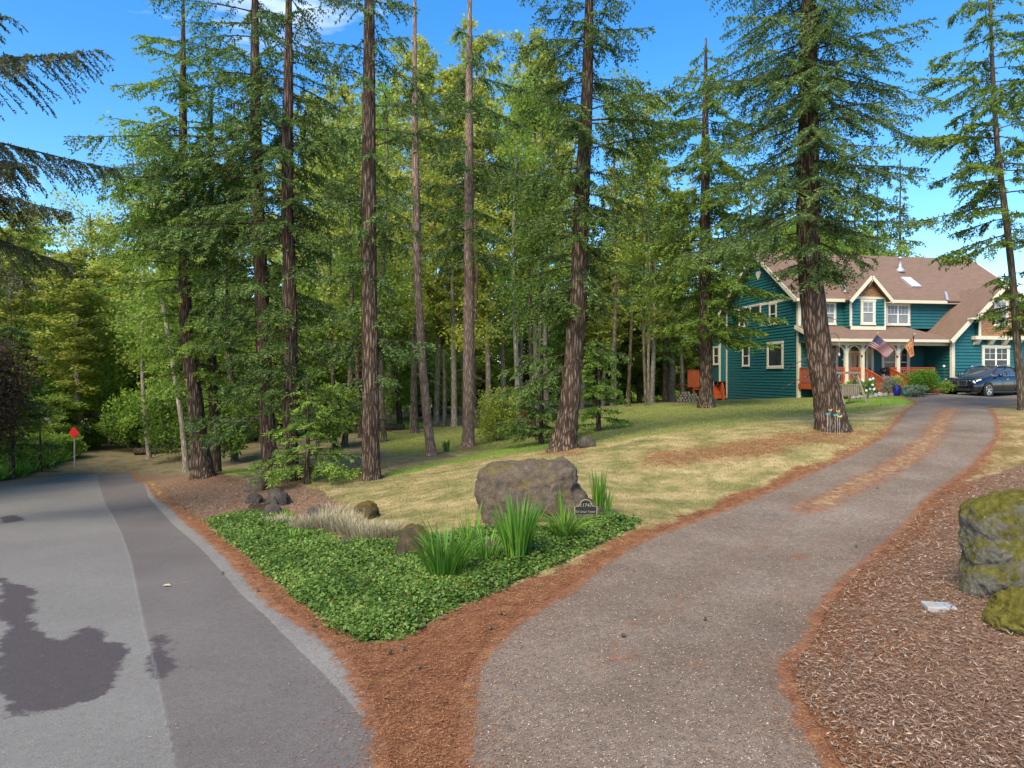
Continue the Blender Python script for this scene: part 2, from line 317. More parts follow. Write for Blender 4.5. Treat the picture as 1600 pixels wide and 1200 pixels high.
def zones(x, y):
    r = np.hypot(x, y); wob = nz(x, y, 2.2)*.18 + nz(x, y, 6., 3)*.07
    sdv = sdf(drive_poly, x, y); srd = sdf(road_poly, x, y); scv = sdf(z_cover, x, y)
    cov = ss(-.1, .12, scv)
    right = ss(-.12, .02, -sdv) * (((x > np.interp(y, dr[:, 1], dr[:, 0])) & (y > 2) & (y < 31)) | ((x > 2.8) & (y <= 2)))
    dist_r = -sdv
    chip = np.maximum(right * ss(-.3, .25, dist_r + wob*1.6 - 1.5*ss(13, 19, y)), ss(-.3, .3, sdf(z_mound, x, y) + wob))
    edge_l = ss(.70, .1, -sdv + wob*1.5 - ss(12, 6, r)*.5) * (1 - right)
    edge_r = ss(.65, .1, dist_r + wob*1.8) * right
    edge_road = ss(.55, .1, -srd + wob*1.2) * (y > -2) * (r < 60)
    base_l = 0*x
    for bp, bD, br_ in TRUNKS: q_ = GD(bp, bD); base_l = np.maximum(base_l, .62*np.exp(-(np.hypot(x-q_[0], y-q_[1])/br_)**2))
    need = .92*np.maximum(np.maximum(edge_l, edge_r), edge_road)*(.62+.38*ss(26, 12, r)); need = np.maximum(need, ((y < 9.5) & (y > -3) & (-srd > 0) & (-sdv > 0) & (x < .6) & (x > -3))*1.0*ss(.1, -.15, scv)*ss(2.2, 1.2, np.minimum(-srd, -sdv)))
    need = np.maximum(need, base_l)
    for zp, k in zip(z_need, (1.2, .5, .5)): need = np.maximum(need, .68*ss(-k*.9, k*1.0, sdf(zp, x, y) + nz(x, y, 1.7, 5)*.6))
    need = np.maximum(need, .50*right*ss(1.9, .5, dist_r+wob*2)); need *= 1 - .92*cov
    green = ss(-.6, .9, sdf(z_green, x, y) + nz(x, y, .9, 2)*.5)
    br = 0*x
    for zp in z_bright: br = np.maximum(br, ss(-.3, .5, sdf(zp, x, y) + nz(x, y, 2.1, 7)*.25))
    wood = ss(28, 38, y + 8*nz(x, y, .12, 1) - x*.6) * (1 - green) * (x < 18)
    wood = np.maximum(wood, ss(-.2, .3, sdf(z_swale, x, y))) ; wood = np.maximum(wood, ss(75, 95, r))
    br = np.maximum(br, wood * ss(.25, .6, nz(x, y, .16, 4)) * .8)
    return dict(green=green, bright=br, needle=need, chip=chip*(1-.9*cov), soil=cov, wood=wood, right=right)

# ---------------------------------------------------------------- ground sheet
az = np.r_[np.linspace(-180, -50, 66)[:-1], np.linspace(-50, 50, 421), np.linspace(50, 180, 66)[1:-1]] * math.pi/180
rad = np.r_[0.4, np.exp(np.linspace(math.log(1.2), math.log(900), 520))]
AA, RRr = np.meshgrid(az, rad); gx = (np.sin(AA)*RRr).ravel(); gy = (np.cos(AA)*RRr).ravel()
_gzr = terr(gx, gy); gz = _gzr.copy(); rr_ = np.hypot(gx, gy); gz = np.where(rr_ > 150, gz*(1-ss(150, 320, rr_)) - 4.2*ss(150, 320, rr_), gz)
zn = zones(gx, gy)
zn['sd'] = sdf(drive_poly, gx, gy); zn['sr'] = sdf(road_poly, gx, gy); zn['sc'] = sdf(z_cover, gx, gy); zn['z'] = _gzr
_az, _lr, _nA = az.copy(), np.log(rad), len(az)
def lut(key, x, y):
    """bilinear lookup of a ground quantity on the polar sheet"""
    a = np.arctan2(x, y); l_ = np.log(np.maximum(np.hypot(x, y), 1.21)); i = np.clip(np.searchsorted(_az, a)-1, 0, _nA-2); j = np.clip(np.searchsorted(_lr, l_)-1, 0, len(_lr)-2)
    fa = np.clip((a-_az[i])/(_az[i+1]-_az[i]), 0, 1); fl = np.clip((l_-_lr[j])/(_lr[j+1]-_lr[j]), 0, 1); T = zn[key]
    return (T[j*_nA+i]*(1-fa)+T[j*_nA+i+1]*fa)*(1-fl)+(T[(j+1)*_nA+i]*(1-fa)+T[(j+1)*_nA+i+1]*fa)*fl
bumpy = (nz(gx, gy, 7, 2)*.012 + nz(gx, gy, 17, 5)*.008) * ss(-.05, .5, -sdf(drive_poly, gx, gy)) * ss(-.05, .5, -sdf(road_poly, gx, gy)) * ss(60, 30, rr_)
gz = gz + bumpy*.6 - .016*ss(-.02, .10, np.maximum(zn['sd'], zn['sr']))
na, nr = len(az), len(rad); i, j = np.meshgrid(np.arange(na), np.arange(nr-1)); i2 = (i+1) % na
gf = np.stack([j*na+i, (j+1)*na+i, (j+1)*na+i2, j*na+i2], -1).reshape(-1, 4)
gv = np.c_[gx, gy, gz]; cen = len(gv); gv = np.r_[gv, [[0, 0, tz(0, 0)-.02]]]
def ramp(t, stops):
    r = t.nodes.new('ShaderNodeValToRGB'); e = r.color_ramp.elements
    e[0].position, e[0].color = stops[0][0], c4(stops[0][1]); e[1].position, e[1].color = stops[-1][0], c4(stops[-1][1])
    for p_, c_ in stops[1:-1]: k = e.new(p_); k.color = c4(c_)
    return r
def speck(t, l, vec, sc, stops, stretch=(1, 1, 1), detail=9, rough=.72, dist=0):
    mpn = N(t, 'ShaderNodeMapping', Scale=stretch); l(vec, mpn.inputs[0])
    n = N(t, 'ShaderNodeTexNoise', Scale=sc, Detail=detail, Roughness=rough, Distortion=dist); l(mpn.outputs[0], n.inputs['Vector'])
    r = ramp(t, stops); l(n.outputs[0], r.inputs[0]); return r.outputs[0]
def masked(t, l, attr, vec, lo=.35, hi=.65, sc=5, amp=.5):
    a = N(t, 'ShaderNodeAttribute', attribute_name=attr); n = N(t, 'ShaderNodeTexNoise', Scale=sc, Detail=8, Roughness=.75); l(vec, n.inputs['Vector'])
    s = N(t, 'ShaderNodeMath', operation='SUBTRACT'); l(n.outputs[0], s.inputs[0]); s.inputs[1].default_value = .5
    m = N(t, 'ShaderNodeMath', operation='MULTIPLY_ADD'); l(s.outputs[0], m.inputs[0]); m.inputs[1].default_value = amp*2; l(a.outputs['Fac'], m.inputs[2])
    r = N(t, 'ShaderNodeMapRange'); r.inputs['From Min'].default_value = lo; r.inputs['From Max'].default_value = hi; l(m.outputs[0], r.inputs[0]); return r.outputs[0]
def mixc(t, l, f, a, b):
    m = N(t, 'ShaderNodeMix', data_type='RGBA'); l(f, m.inputs['Factor']); l(a, m.inputs['A']); l(b, m.inputs['B']); return m.outputs['Result']
NEED = [(.30, (.075, .035, .02)), (.46, (.19, .075, .033)), (.58, (.28, .12, .052)), (.72, (.42, .25, .13))]
CHIP = [(.32, (.06, .03, .02)), (.46, (.19, .105, .062)), (.56, (.27, .165, .10)), (.68, (.44, .33, .23))]
def groundmat():
    m, t, b, l = newmat('ground'); g = t.nodes.new('ShaderNodeNewGeometry').outputs['Position']
    dry = speck(t, l, g, 1.1, [(.34, (.12, .13, .035)), (.45, (.22, .195, .07)), (.53, (.35, .27, .115)), (.63, (.50, .37, .19))], detail=12)
    grn = speck(t, l, g, 2.0, [(.28, (.12, .14, .035)), (.5, (.20, .215, .05)), (.72, (.30, .28, .09))], detail=12)
    brt = speck(t, l, g, 3.0, [(.28, (.10, .20, .02)), (.55, (.20, .34, .03)), (.75, (.30, .42, .06))], detail=12)
    ned = speck(t, l, g, 5.0, NEED, detail=13, rough=.8)
    chp = speck(t, l, g, 16.0, CHIP, detail=6, rough=.8, dist=1.5)
    soi = speck(t, l, g, 8.0, [(.3, (.03, .022, .014)), (.7, (.09, .06, .04))])
    wod = speck(t, l, g, 1.6, [(.30, (.08, .075, .03)), (.45, (.17, .14, .07)), (.58, (.25, .19, .11)), (.72, (.20, .20, .06))], detail=12)
    c = mixc(t, l, masked(t, l, 'green', g, .3, .7, 1.2, .35), dry, grn)
    c = mixc(t, l, masked(t, l, 'wood', g, .3, .7, 1.5, .5), c, wod)
    c = mixc(t, l, masked(t, l, 'bright', g, .35, .75, 2.5, .5), c, brt)
    c = mixc(t, l, masked(t, l, 'chip', g, .4, .6, 3, .3), c, chp)
    c = mixc(t, l, masked(t, l, 'needle', g, .38, .72, 9, .9), c, ned)
    c = mixc(t, l, masked(t, l, 'soil', g, .4, .6, 4, .2), c, soi)
    l(c, b.inputs['Base Color']); b.inputs['Roughness'].default_value = .97; b.inputs['Specular IOR Level'].default_value = .15
    n = N(t, 'ShaderNodeTexNoise', Scale=22, Detail=7, Roughness=.75); l(g, n.inputs['Vector'])
    bn = N(t, 'ShaderNodeBump', Strength=.75, Distance=.05); l(n.outputs[0], bn.inputs['Height']); l(bn.outputs[0], b.inputs['Normal'])
    return m
at = {k: np.r_[zn[k], 0] for k in ('green', 'bright', 'needle', 'chip', 'soil', 'wood')}
quads = [tuple(q) for q in gf]
o = mk('ground', gv, gf, groundmat(), smooth=True, attrs=at); tag(o, kind='structure')

# ---------------------------------------------------------------- road and driveway sheets
def strip(a, b, ncol, lift):
    n = len(a); s = np.linspace(0, 1, ncol); XY = a[:, None]*(1-s)[None, :, None] + b[:, None]*s[None, :, None]; x = XY[..., 0].ravel(); y = XY[..., 1].ravel()
    z = terr(x, y) + lift; i, j = np.meshgrid(np.arange(ncol-1), np.arange(n-1))
    f = np.stack([j*ncol+i, j*ncol+i+1, (j+1)*ncol+i+1, (j+1)*ncol+i], -1).reshape(-1, 4)
    return np.c_[x, y, z], f, x, y
def asphalt(name, kind):
    m, t, b, l = newmat(name); g = t.nodes.new('ShaderNodeNewGeometry').outputs['Position']
    vor = N(t, 'ShaderNodeTexNoise', Scale=85, Detail=4, Roughness=.8); l(g, vor.inputs['Vector'])
    big = N(t, 'ShaderNodeTexNoise', Scale=.55, Detail=6, Roughness=.6); l(g, big.inputs['Vector'])
    if kind == 'road':
        A = ramp(t, [(.3, (.108, .09, .082)), (.7, (.145, .123, .11))]); B = ramp(t, [(.3, (.15, .137, .122)), (.7, (.185, .17, .152))]); C = ramp(t, [(.3, (.16, .147, .13)), (.7, (.225, .205, .18))])
        for r in (A, B, C): l(big.outputs[0], r.inputs[0])
        c = mixc(t, l, masked(t, l, 'lane', g, .42, .58, 1.5, .06), A.outputs[0], B.outputs[0])
        c = mixc(t, l, masked(t, l, 'rim', g, .4, .6, 1.2, .3), c, C.outputs[0])
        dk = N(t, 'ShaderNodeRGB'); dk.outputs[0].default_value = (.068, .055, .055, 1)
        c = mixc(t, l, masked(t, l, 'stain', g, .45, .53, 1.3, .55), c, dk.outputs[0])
        sm = N(t, 'ShaderNodeRGB'); sm.outputs[0].default_value = (.26, .255, .245, 1)
        c = mixc(t, l, masked(t, l, 'seam', g, .4, .9, 3, .15), c, sm.outputs[0])
    else:
        A = ramp(t, [(.3, (.135, .095, .066)), (.5, (.185, .137, .10)), (.7, (.235, .18, .138))]); l(big.outputs[0], A.inputs[0]); c = A.outputs[0]
        dk = N(t, 'ShaderNodeRGB'); dk.outputs[0].default_value = (.12, .105, .082, 1)
        c = mixc(t, l, masked(t, l, 'stain', g, .35, .8, 1.0, .6), c, dk.outputs[0])  # darkens the driveway asphalt, including its painted tree shade
    r = ramp(t, [(.25, (.45, .45, .45)), (.5, (1, 1, 1)), (.66, (1.1, 1.07, 1.05)), (.8, (1.5, 1.45, 1.4))] if kind != 'road' else [(.25, (.55, .55, .55)), (.5, (1, 1, 1)), (.72, (1.7, 1.66, 1.6))]); l(vor.outputs[0], r.inputs[0])
    mu = N(t, 'ShaderNodeMix', data_type='RGBA', blend_type='MULTIPLY', Factor=1.0); l(c, mu.inputs['A']); l(r.outputs[0], mu.inputs['B']); c = mu.outputs['Result']
    md = N(t, 'ShaderNodeTexNoise', Scale=14, Detail=9, Roughness=.85); l(g, md.inputs['Vector']); kk = (.55, 1.0, 1.6) if kind != 'road' else (.8, 1.0, 1.22)
    r2 = ramp(t, [(.3, (kk[0],)*3), (.5, (kk[1],)*3), (.7, (kk[2], kk[2]*.97, kk[2]*.93))]); l(md.outputs[0], r2.inputs[0]); mu2 = N(t, 'ShaderNodeMix', data_type='RGBA', blend_type='MULTIPLY', Factor=1.0); l(c, mu2.inputs['A']); l(r2.outputs[0], mu2.inputs['B']); c = mu2.outputs['Result']
    ned = speck(t, l, g, 5.0, NEED, detail=13, rough=.8)
    c = mixc(t, l, masked(t, l, 'needle', g, .45, .75, 7, .95), c, ned)
    if kind != 'road':
        st = speck(t, l, g, 6.0, [(.3, (.20, .13, .06)), (.5, (.36, .25, .11)), (.7, (.50, .38, .20))], detail=12)
        c = mixc(t, l, masked(t, l, 'straw', g, .3, .85, 6, .9), c, st)
    l(c, b.inputs['Base Color']); b.inputs['Roughness'].default_value = .9; b.inputs['Specular IOR Level'].default_value = .3
    bn = N(t, 'ShaderNodeBump', Strength=.5, Distance=.012); l(vor.outputs[0], bn.inputs['Height']); l(bn.outputs[0], b.inputs['Normal'])
    return m
v, f, x, y = strip(rl, rr, 130, .003)
s_r = sdf(road_poly, x, y)
seam = np.array([G(*q)[:2] for q in [(242,1046),(225,980),(215,930),(205,880),(190,835),(172,800),(158,770),(152,742)]])
seam = np.r_[[np.array((-1.5, 3.4))], seam]
sx = np.interp(y, seam[:, 1], seam[:, 0]); drift = x - sx
rimin = np.array([G(*q)[:2] for q in [(487,1035),(420,967),(375,926),(319,862),(255,802),(232,776),(212,745)]])
rimin = np.r_[[np.array((-.2, 4.))], rimin]; rx = np.interp(y, rimin[:, 1], rimin[:, 0])
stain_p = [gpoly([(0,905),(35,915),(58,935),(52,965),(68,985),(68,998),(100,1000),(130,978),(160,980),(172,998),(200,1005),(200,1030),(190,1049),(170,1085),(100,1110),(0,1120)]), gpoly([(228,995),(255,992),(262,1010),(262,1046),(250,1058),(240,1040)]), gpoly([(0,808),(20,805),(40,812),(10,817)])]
stn_shade = 0*x
for zp in stain_p: stn_shade = np.maximum(stn_shade, .5 + np.clip(sdf(zp, x, y), -.5, .5)*1.4)
stn_shade = np.maximum(stn_shade, 0)
zr = dict(lane=ss(.03, -.03, drift)*1.0, rim=ss(-.05, .05, x-rx)*1.0, stain=stn_shade, seam=np.exp(-(drift/.06)**2)*.55 + .5*np.exp(-((x-rx)/.06)**2), needle=ss(.30, .0, s_r)*.75*(y > 3) + .15*ss(.9, .1, s_r) * (x > sx))
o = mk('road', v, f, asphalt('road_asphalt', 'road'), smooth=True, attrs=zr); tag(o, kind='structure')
# light strip of the driveway mouth meets the road under a band of needles
v, f, x, y = strip(dl, dr, 50, .003)
s_d = sdf(drive_poly, x, y)
cl = smooth([G(*q)[:2] for q in [(1262,795),(1300,778),(1350,752),(1400,728),(1440,700),(1462,675),(1475,650),(1490,638)]], 60)
def dpl(pl, x, y):
    d = np.full(x.shape, 1e9)
    for a, b in zip(pl[:-1], pl[1:]):
        e = b-a; t = np.clip(((x-a[0])*e[0]+(y-a[1])*e[1])/(e@e+1e-12), 0, 1); d = np.minimum(d, np.hypot(x-a[0]-t*e[0], y-a[1]-t*e[1]))
    return d
dc = dpl(cl, x, y)
cl2 = smooth([G(*q)[:2] for q in [(1262,795),(1200,830),(1190,850),(1120,900),(1040,960),(960,1010),(940,1040)]], 40); dc2 = dpl(cl2, x, y)
patches = 0*x
for q, k in [((975,1030), .35), ((995,970), .16), ((840,1000), .15), ((1230,930), .3), ((1300,850), .35), ((1160,860), .25), ((1090,1040), .25), ((1240,870), .45)]:
    c_ = G(*q); patches = np.maximum(patches, .62*np.exp(-(np.hypot(x-c_[0], (y-c_[1])*1.0)/k)**2))
stn_shade = .55*np.exp(-(np.hypot(x-G(1190,805)[0], (y-G(1190,805)[1])*1.2)/.9)**2) + .5*np.exp(-(np.hypot(x-G(1220,980)[0], y-G(1220,980)[1])/.8)**2)  # first spot: tree shade painted into the driveway colour; second: a darker patch
zd = dict(needle=np.maximum(np.maximum(ss(.32, .02, s_d)*.85*(y > 2), .72*np.exp(-(dc/.6)**2)), np.maximum(patches, .42*np.exp(-(dc2/.35)**2))), straw=.42*np.exp(-(dc/.36)**2) * ss(0, 1.2, np.hypot(x-G(1262,795)[0], y-G(1262,795)[1])+.5), stain=stn_shade)  # stain: painted tree shade and a darker patch
o = mk('driveway', v, f, asphalt('driveway_gravelly_asphalt', 'drive'), smooth=True, attrs=zd); tag(o, kind='structure')
# ---------------------------------------------------------------- the house (local axes: u along the front, v into the depth, w up)
TH = R(9); cH, sH = math.cos(TH), math.sin(TH); HX, HY, HZ0 = 18.05, 43.0, -1.30
def hu(px, v): t = (px-800)/F; return (t*(HY+cH*v) - HX + sH*v) / (cH - t*sH)
def hv(px, u): t = (px-800)/F; return (HX+cH*u - t*(HY+sH*u)) / (sH + t*cH)
def hw(py, u, v): return -(py-HZ)/F*(HY+sH*u+cH*v) - HZ0
house = empty('house', (HX, HY, HZ0), TH, 'two-storey teal house with brown shingled roof, cream trim and a covered front porch', 'house')
X_, Y_, Z_ = np.array((1., 0, 0)), np.array((0, 1., 0)), np.array((0, 0, 1.))
def siding(o, e, n, a, b, z0, z1, rng_=None, row=.20, lap=.05, mb=None):
    """lapped boards on the plane through o with horizontal axis e and outward normal n; rng_(z) gives the span"""
    mb = mb or MB(); o, e, n = np.array(o, float), np.array(e, float), np.array(n, float); z = z0
    while z < z1 - 1e-3:
        zt = min(z + row, z1); a0, b0 = rng_(z) if rng_ else (a, b); a1, b1 = rng_(zt) if rng_ else (a, b)
        if b0 - a0 > .02:
            if b1 < a1: a1 = b1 = (a1+b1)/2
            q = [o+e*a0+n*lap+Z_*z, o+e*b0+n*lap+Z_*z, o+e*b1+Z_*zt, o+e*a1+Z_*zt, o+e*a0+Z_*z, o+e*b0+Z_*z]
            mb.add(q, [(0, 1, 2, 3), (4, 5, 1, 0)])
        z = zt
    return mb
def window(c, e, n, w_, h_, cols=1, grid=(2, 2), dbl=True, trim=.11, glass='pane', name='window', grid_lower=False, top=True):
    """c = centre on the wall plane. frame > sash, pane"""
    c, e, n = np.array(c, float), np.array(e, float), np.array(n, float); f = MB(); t = trim; d = .05
    def bx(mb, x, z, sx, sz, dep, m=0): mb.box(c+e*x+Z_*z+n*(dep/2), (sx, dep, sz), e, n, Z_, m)
    bx(f, -w_/2-t/2, 0, t, h_, d); bx(f, w_/2+t/2, 0, t, h_, d); bx(f, 0, h_/2+t/2+.01, w_+2*t+.06, t+.02, d+.012); bx(f, 0, -h_/2-t/2, w_+2*t+.04, t, d+.02)
    fr = f.build(name, M['trim'], house); p = MB(); s = MB(); cw = w_/cols
    for k in range(cols):
        cx = -w_/2 + cw*(k+.5)
        if k: bx(s, -w_/2+cw*k, 0, .09, h_, .045)
        bx(p, cx, 0, cw, h_, .012)
        for sx in (-1, 1): bx(s, cx+sx*(cw/2-.025), 0, .05, h_-.1, .036)
        bx(s, cx, h_/2-.025, cw, .05, .038); bx(s, cx, -h_/2+.025, cw, .05, .038)
        if dbl: bx(s, cx, 0, cw-.1, .055, .04)
        gx_, gz_ = grid; zl, zh = (0, h_/2) if dbl else (-h_/2, h_/2)
        if grid_lower: zl = -h_/2
        for i_ in range(1, gx_): bx(s, cx-cw/2+cw*i_/gx_, (zl+zh)/2, .02, zh-zl-.1, .03)
        for j_ in range(1, gz_): bx(s, cx, zl+(zh-zl)*j_/gz_, cw-.1, .02, .029)
    p.build('pane', M[glass], fr); s.build('sash', M['white'], fr); return fr
def wpx(x0, x1, y0, y1, v, n=(0, -1, 0), **k):      # window in a front wall at depth v from its photo pixels (outer trim)
    t = k.get('trim', .11); u0, u1 = hu(x0, v)+t, hu(x1, v)-t; um = (u0+u1)/2; w1, w0 = hw(y0, um, v)-t, hw(y1, um, v)+t
    return window((um, v, (w0+w1)/2), X_, n, u1-u0, w1-w0, **k)
def spx(x0, x1, y0, y1, u=0, **k):                  # window in the left side wall
    t = k.get('trim', .11); va, vb = hv(x1, u)+t, hv(x0, u)-t; vm = (va+vb)/2; w1, w0 = hw(y0, u, vm)-t, hw(y1, u, vm)+t
    return window((u-.04, vm, (w0+w1)/2), -Y_, (-1, 0, 0), vb-va, w1-w0, **k)
EAVE = 4.88 - HZ0; RIDGE = 8.67 - HZ0; RV = 4.83; DEP = 9.66; LEN = 16.2; PW = 2.25 - HZ0; PV = -1.95; FLOOR = -.45 - HZ0
SL = (RIDGE-EAVE)/(RV+.4)
def vr(z): zz = max(0, (z-EAVE)/SL - .4 + .12); return (-min(DEP-zz, DEP), -max(zz, 0)) if z > EAVE else (-DEP, 0)
siding((0, 0, 0), -Y_, -X_, -DEP, 0, -.75, EAVE-.1, rng_=lambda z: (0, DEP)).build('wall', M['teal'], house).matrix_local = Matrix.Identity(4)
bpy.data.objects.remove(house.children[-1])
# left side wall: runs along +v, outward normal -u
siding((0, 0, 0), Y_, -X_, 0, DEP, -.9, EAVE+.02).build('wall', M['teal'], house)
siding((0, 0, 0), Y_, -X_, 0, 0, EAVE+.2, RIDGE-.15, rng_=lambda z: (max(.02, (z-EAVE)/SL-.4+.1), min(DEP-.02, DEP-((z-EAVE)/SL-.4+.1)))).build('gable_wall', M['teal'], house)
MB().box((-.03, DEP/2, EAVE+.11), (.05, DEP+.1, .18)).build('belt_board', M['trim'], house)
siding((0, 0, 0), X_, -Y_, 0, LEN, PW+.85, EAVE+.05).build('wall', M['teal'], house)                 # upper front
siding((0, 0, 0), X_, -Y_, 0, 8.9, -.4, PW+.6).build('wall', M['teal'], house)                      # porch wall
mb = siding((LEN, 0, 0), Y_, X_, 0, DEP, -.5, EAVE); siding((0, DEP, 0), -X_, Y_, -LEN, 0, -1, EAVE, row=.5, mb=mb)
siding((LEN, 0, 0), Y_, X_, 0, 0, EAVE, RIDGE-.15, row=.5, rng_=lambda z: (max(.02, (z-EAVE)/SL-.3), min(DEP-.02, DEP-((z-EAVE)/SL-.3))), mb=mb).build('wall', M['teal'], house)
rb = MB(); rb.bb(-.55, 2.5, DEP+.05, DEP+1.25, .9, 4.2); rb.build('rear_bay', M['teal'], house)
# corner boards
for q in ((-.07, .12, -.07, .14, -.6, EAVE-.02), (-.07, .08, DEP-.12, DEP+.03, -.9, EAVE-.02), (-.6, -.5, DEP+.03, DEP+.14, .9, 4.2)): MB().bb(*q).build('corner_board', M['trim'], house)
def slab(corners, th, n, name, mats, uvflip=False):
    mb = MB(); c = [np.array(q, float) for q in corners]; n = np.array(n, float); n /= np.linalg.norm(n); k = len(c)
    mb.add(c+[q-n*th for q in c], [tuple(range(k)), tuple(range(k, 2*k))[::-1]]+[(i_, i_+k, (i_+1) % k+k, (i_+1) % k) for i_ in range(k)]); return mb.build(name, mats, house)
nF = (0, -SL, 1); nB = (0, SL, 1); O1 = .45
front_roof = slab([(-O1, -.42, EAVE), (LEN+O1, -.42, EAVE), (LEN+O1, RV, RIDGE), (-O1, RV, RIDGE)], .14, nF, 'roof', M['roof'])
slab([(LEN+O1, DEP+.42, EAVE), (-O1, DEP+.42, EAVE), (-O1, RV+.002, RIDGE), (LEN+O1, RV+.002, RIDGE)], .14, nB, 'roof', M['roof'])
tr = MB()
for uu in (-O1-.03, LEN+O1+.03):
    MB().bar((uu, -.45, EAVE-.13), (uu, RV, RIDGE-.13), .05, .26, up=(0, -SL, 1)).bar((uu, RV, RIDGE-.13), (uu, DEP+.45, EAVE-.13), .05, .26, up=(0, SL, 1)).build('bargeboard', M['trim'], house)
g = MB(); u_e = hu(1480, -.5)
g.bb(-O1, hu(1329, -.5), -.52, -.43, EAVE-.2, EAVE-.01); g.bb(hu(1391, -.5), u_e, -.52, -.43, EAVE-.2, EAVE-.01)
g.bb(-O1+.02, LEN+O1, -.43, -.02, EAVE-.19, EAVE-.16); g.build('gutter', M['trim'], house)
sh = MB(); us, ws = RV-.0, hw(428, -.1, RV)     # shield in the gable
prof = [(-.28, .18), (.28, .18), (.3, -.05), (.12, -.3), (0, -.42), (-.12, -.3), (-.3, -.05)]
vs = [(-.09, RV+a_, ws+b_) for a_, b_ in prof]+[(-.02, RV+a_, ws+b_) for a_, b_ in prof]
sh.add(vs, [tuple(range(7)), tuple(range(7, 14))[::-1]]+[(i_, i_+7, (i_+1) % 7+7, (i_+1) % 7) for i_ in range(7)]).build('gable_ornament', M['trim'], house)
for q in [(1203, 1214.6, 473.5, 508), (1155.7, 1165, 483, 512.5)]: spx(*q, grid=(1, 1), trim=.09)
spx(1173, 1190, 476, 492, grid=(1, 1), dbl=False, trim=.09)
spx(1199.7, 1225, 534, 576, grid=(1, 1), dbl=False, trim=.15)
spx(1161, 1172, 540, 573, grid=(1, 1), trim=.09)
window((-.552, DEP+.65, hw(556, -.5, DEP+.6)), -Y_, (-1, 0, 0), .8, 1.25, grid=(1, 1), trim=.1)
# upper front windows, bay
wpx(1270, 1306, 471, 508, -.04, cols=2, trim=.1, glass='blind')
wpx(1383.5, 1421.5, 474, 509, -.04, cols=2, grid=(3, 2), trim=.1, glass='blind')
BV = -.75; bu0, bu1 = hu(1329.5, BV), hu(1382.5, BV); bw0 = hw(511, 4, BV)
MB().bb(bu0+.02, bu1-.02, BV+.03, 0, bw0-.05, EAVE).build('bay_core', M['teal'], house)
siding((0, BV, 0), X_, -Y_, bu0, bu1, bw0, EAVE+.05).build('bay_wall', M['teal'], house)
siding((bu0, 0, 0), Y_, -X_, BV, 0, bw0-.2, EAVE+.02).build('bay_wall', M['teal'], house); siding((bu1, 0, 0), Y_, X_, BV, 0, bw0-.2, EAVE+.02).build('bay_wall', M['teal'], house)
b_ = MB(); b_.bb(bu0-.04, bu1+.04, BV-.06, BV-.01, bw0-.18, bw0+.05)
for uu in (bu0, bu1): b_.bb(uu-.06, uu+.06, BV-.045, BV+.05, bw0+.05, EAVE-.02)
b_.bb(bu0-.1, bu1+.1, BV-.06, BV-.012, EAVE-.02, EAVE+.12); b_.build('bay_trim', M['trim'], house)
wpx(1344.5, 1367.5, 468.5, 508, BV-.04, grid=(2, 2), trim=.12, glass='blind')
um = hu(1362, BV-.35); AP = hw(431, um, BV-.35); eu = um - hu(1329, BV-.35) ; ew = hw(470, um, BV-.35); bs = (AP-ew)/eu
mb = siding((0, BV-.02, 0), X_, -Y_, 0, 0, EAVE+.12, AP-.15, row=.13, lap=.015, rng_=lambda z: (um-(AP-.1-z)/bs, um+(AP-.1-z)/bs)); mb.build('bay_gable', M['cedar'], house)
vback = lambda w_: (w_-EAVE)/SL-.4+.3
for s_ in (-1, 1):
    slab([(um+s_*eu, BV-.38, ew+.06), (um, BV-.38, AP+.06), (um, vback(AP)+.6, AP+.06), (um+s_*eu, vback(ew)+.05, ew+.06)][::s_], .1, (s_*bs, 0, 1), 'bay_roof', M['roof'])
    MB().bar((um+s_*(eu+.04), BV-.42, ew-.1), (um+s_*.0, BV-.42, AP-.06), .06, .2, up=(s_*bs, 0, 1)).build('bay_bargeboard', M['trim'], house)
kb = MB(); kb.bar((um, BV-.42, AP-.32), (um, BV-.05, AP-.32), .08, .08); kb.bar((um, BV-.42, AP-.3), (um, BV-.05, AP-.65), .08, .07); kb.build('gable_bracket', M['trim'], house)
# porch roof, ceiling, beam, posts, rails
pu1 = 8.6
slab([(-.25, PV-.45, PW), (pu1+.5, PV-.45, PW), (pu1-1.2, 0, PW+.95), (-.25, 0, PW+.95)], .1, (0, -.4, 1), 'porch_roof', M['roof'])
t2 = MB(); t2.bb(-.25, pu1+.35, PV-.55, PV-.46, PW-.17, PW+.0); t2.bb(0, pu1+.3, PV-.12, PV+.06, PW-.36, PW-.13); t2.bar((-.28, PV-.5, PW-.1), (-.28, 0, PW+.85), .05, .22, up=(0, -.4, 1)); t2.build('porch_beam', M['trim'], house)
siding((-.02, 0, 0), Y_, -X_, 0, 0, PW-.1, PW+.8, rng_=lambda z: (max(PV+.05, (z-PW)/.95*2.4+PV-.3), 0)).build('porch_gable', M['teal'], house)
MB().bb(0, 8.8, PV, 0, PW-.15, PW-.12).build('porch_ceiling', M['trim'], house)
fl = MB(); fl.bb(-.02, 8.8, PV-.05, -.03, FLOOR-.06, FLOOR); fl.build('porch_floor', M['redwood'], house)
MB().bb(-.04, 8.8, PV-.09, PV-.05, FLOOR-.34, FLOOR+.0).build('porch_skirt', M['redwood'], house)
MB().bb(-.07, -.03, PV-.08, -.06, FLOOR-.34, FLOOR).build('porch_skirt', M['redwood'], house)
pu = [.1, 1.9, hu(1347, PV), hu(1402.5, PV), 8.75]
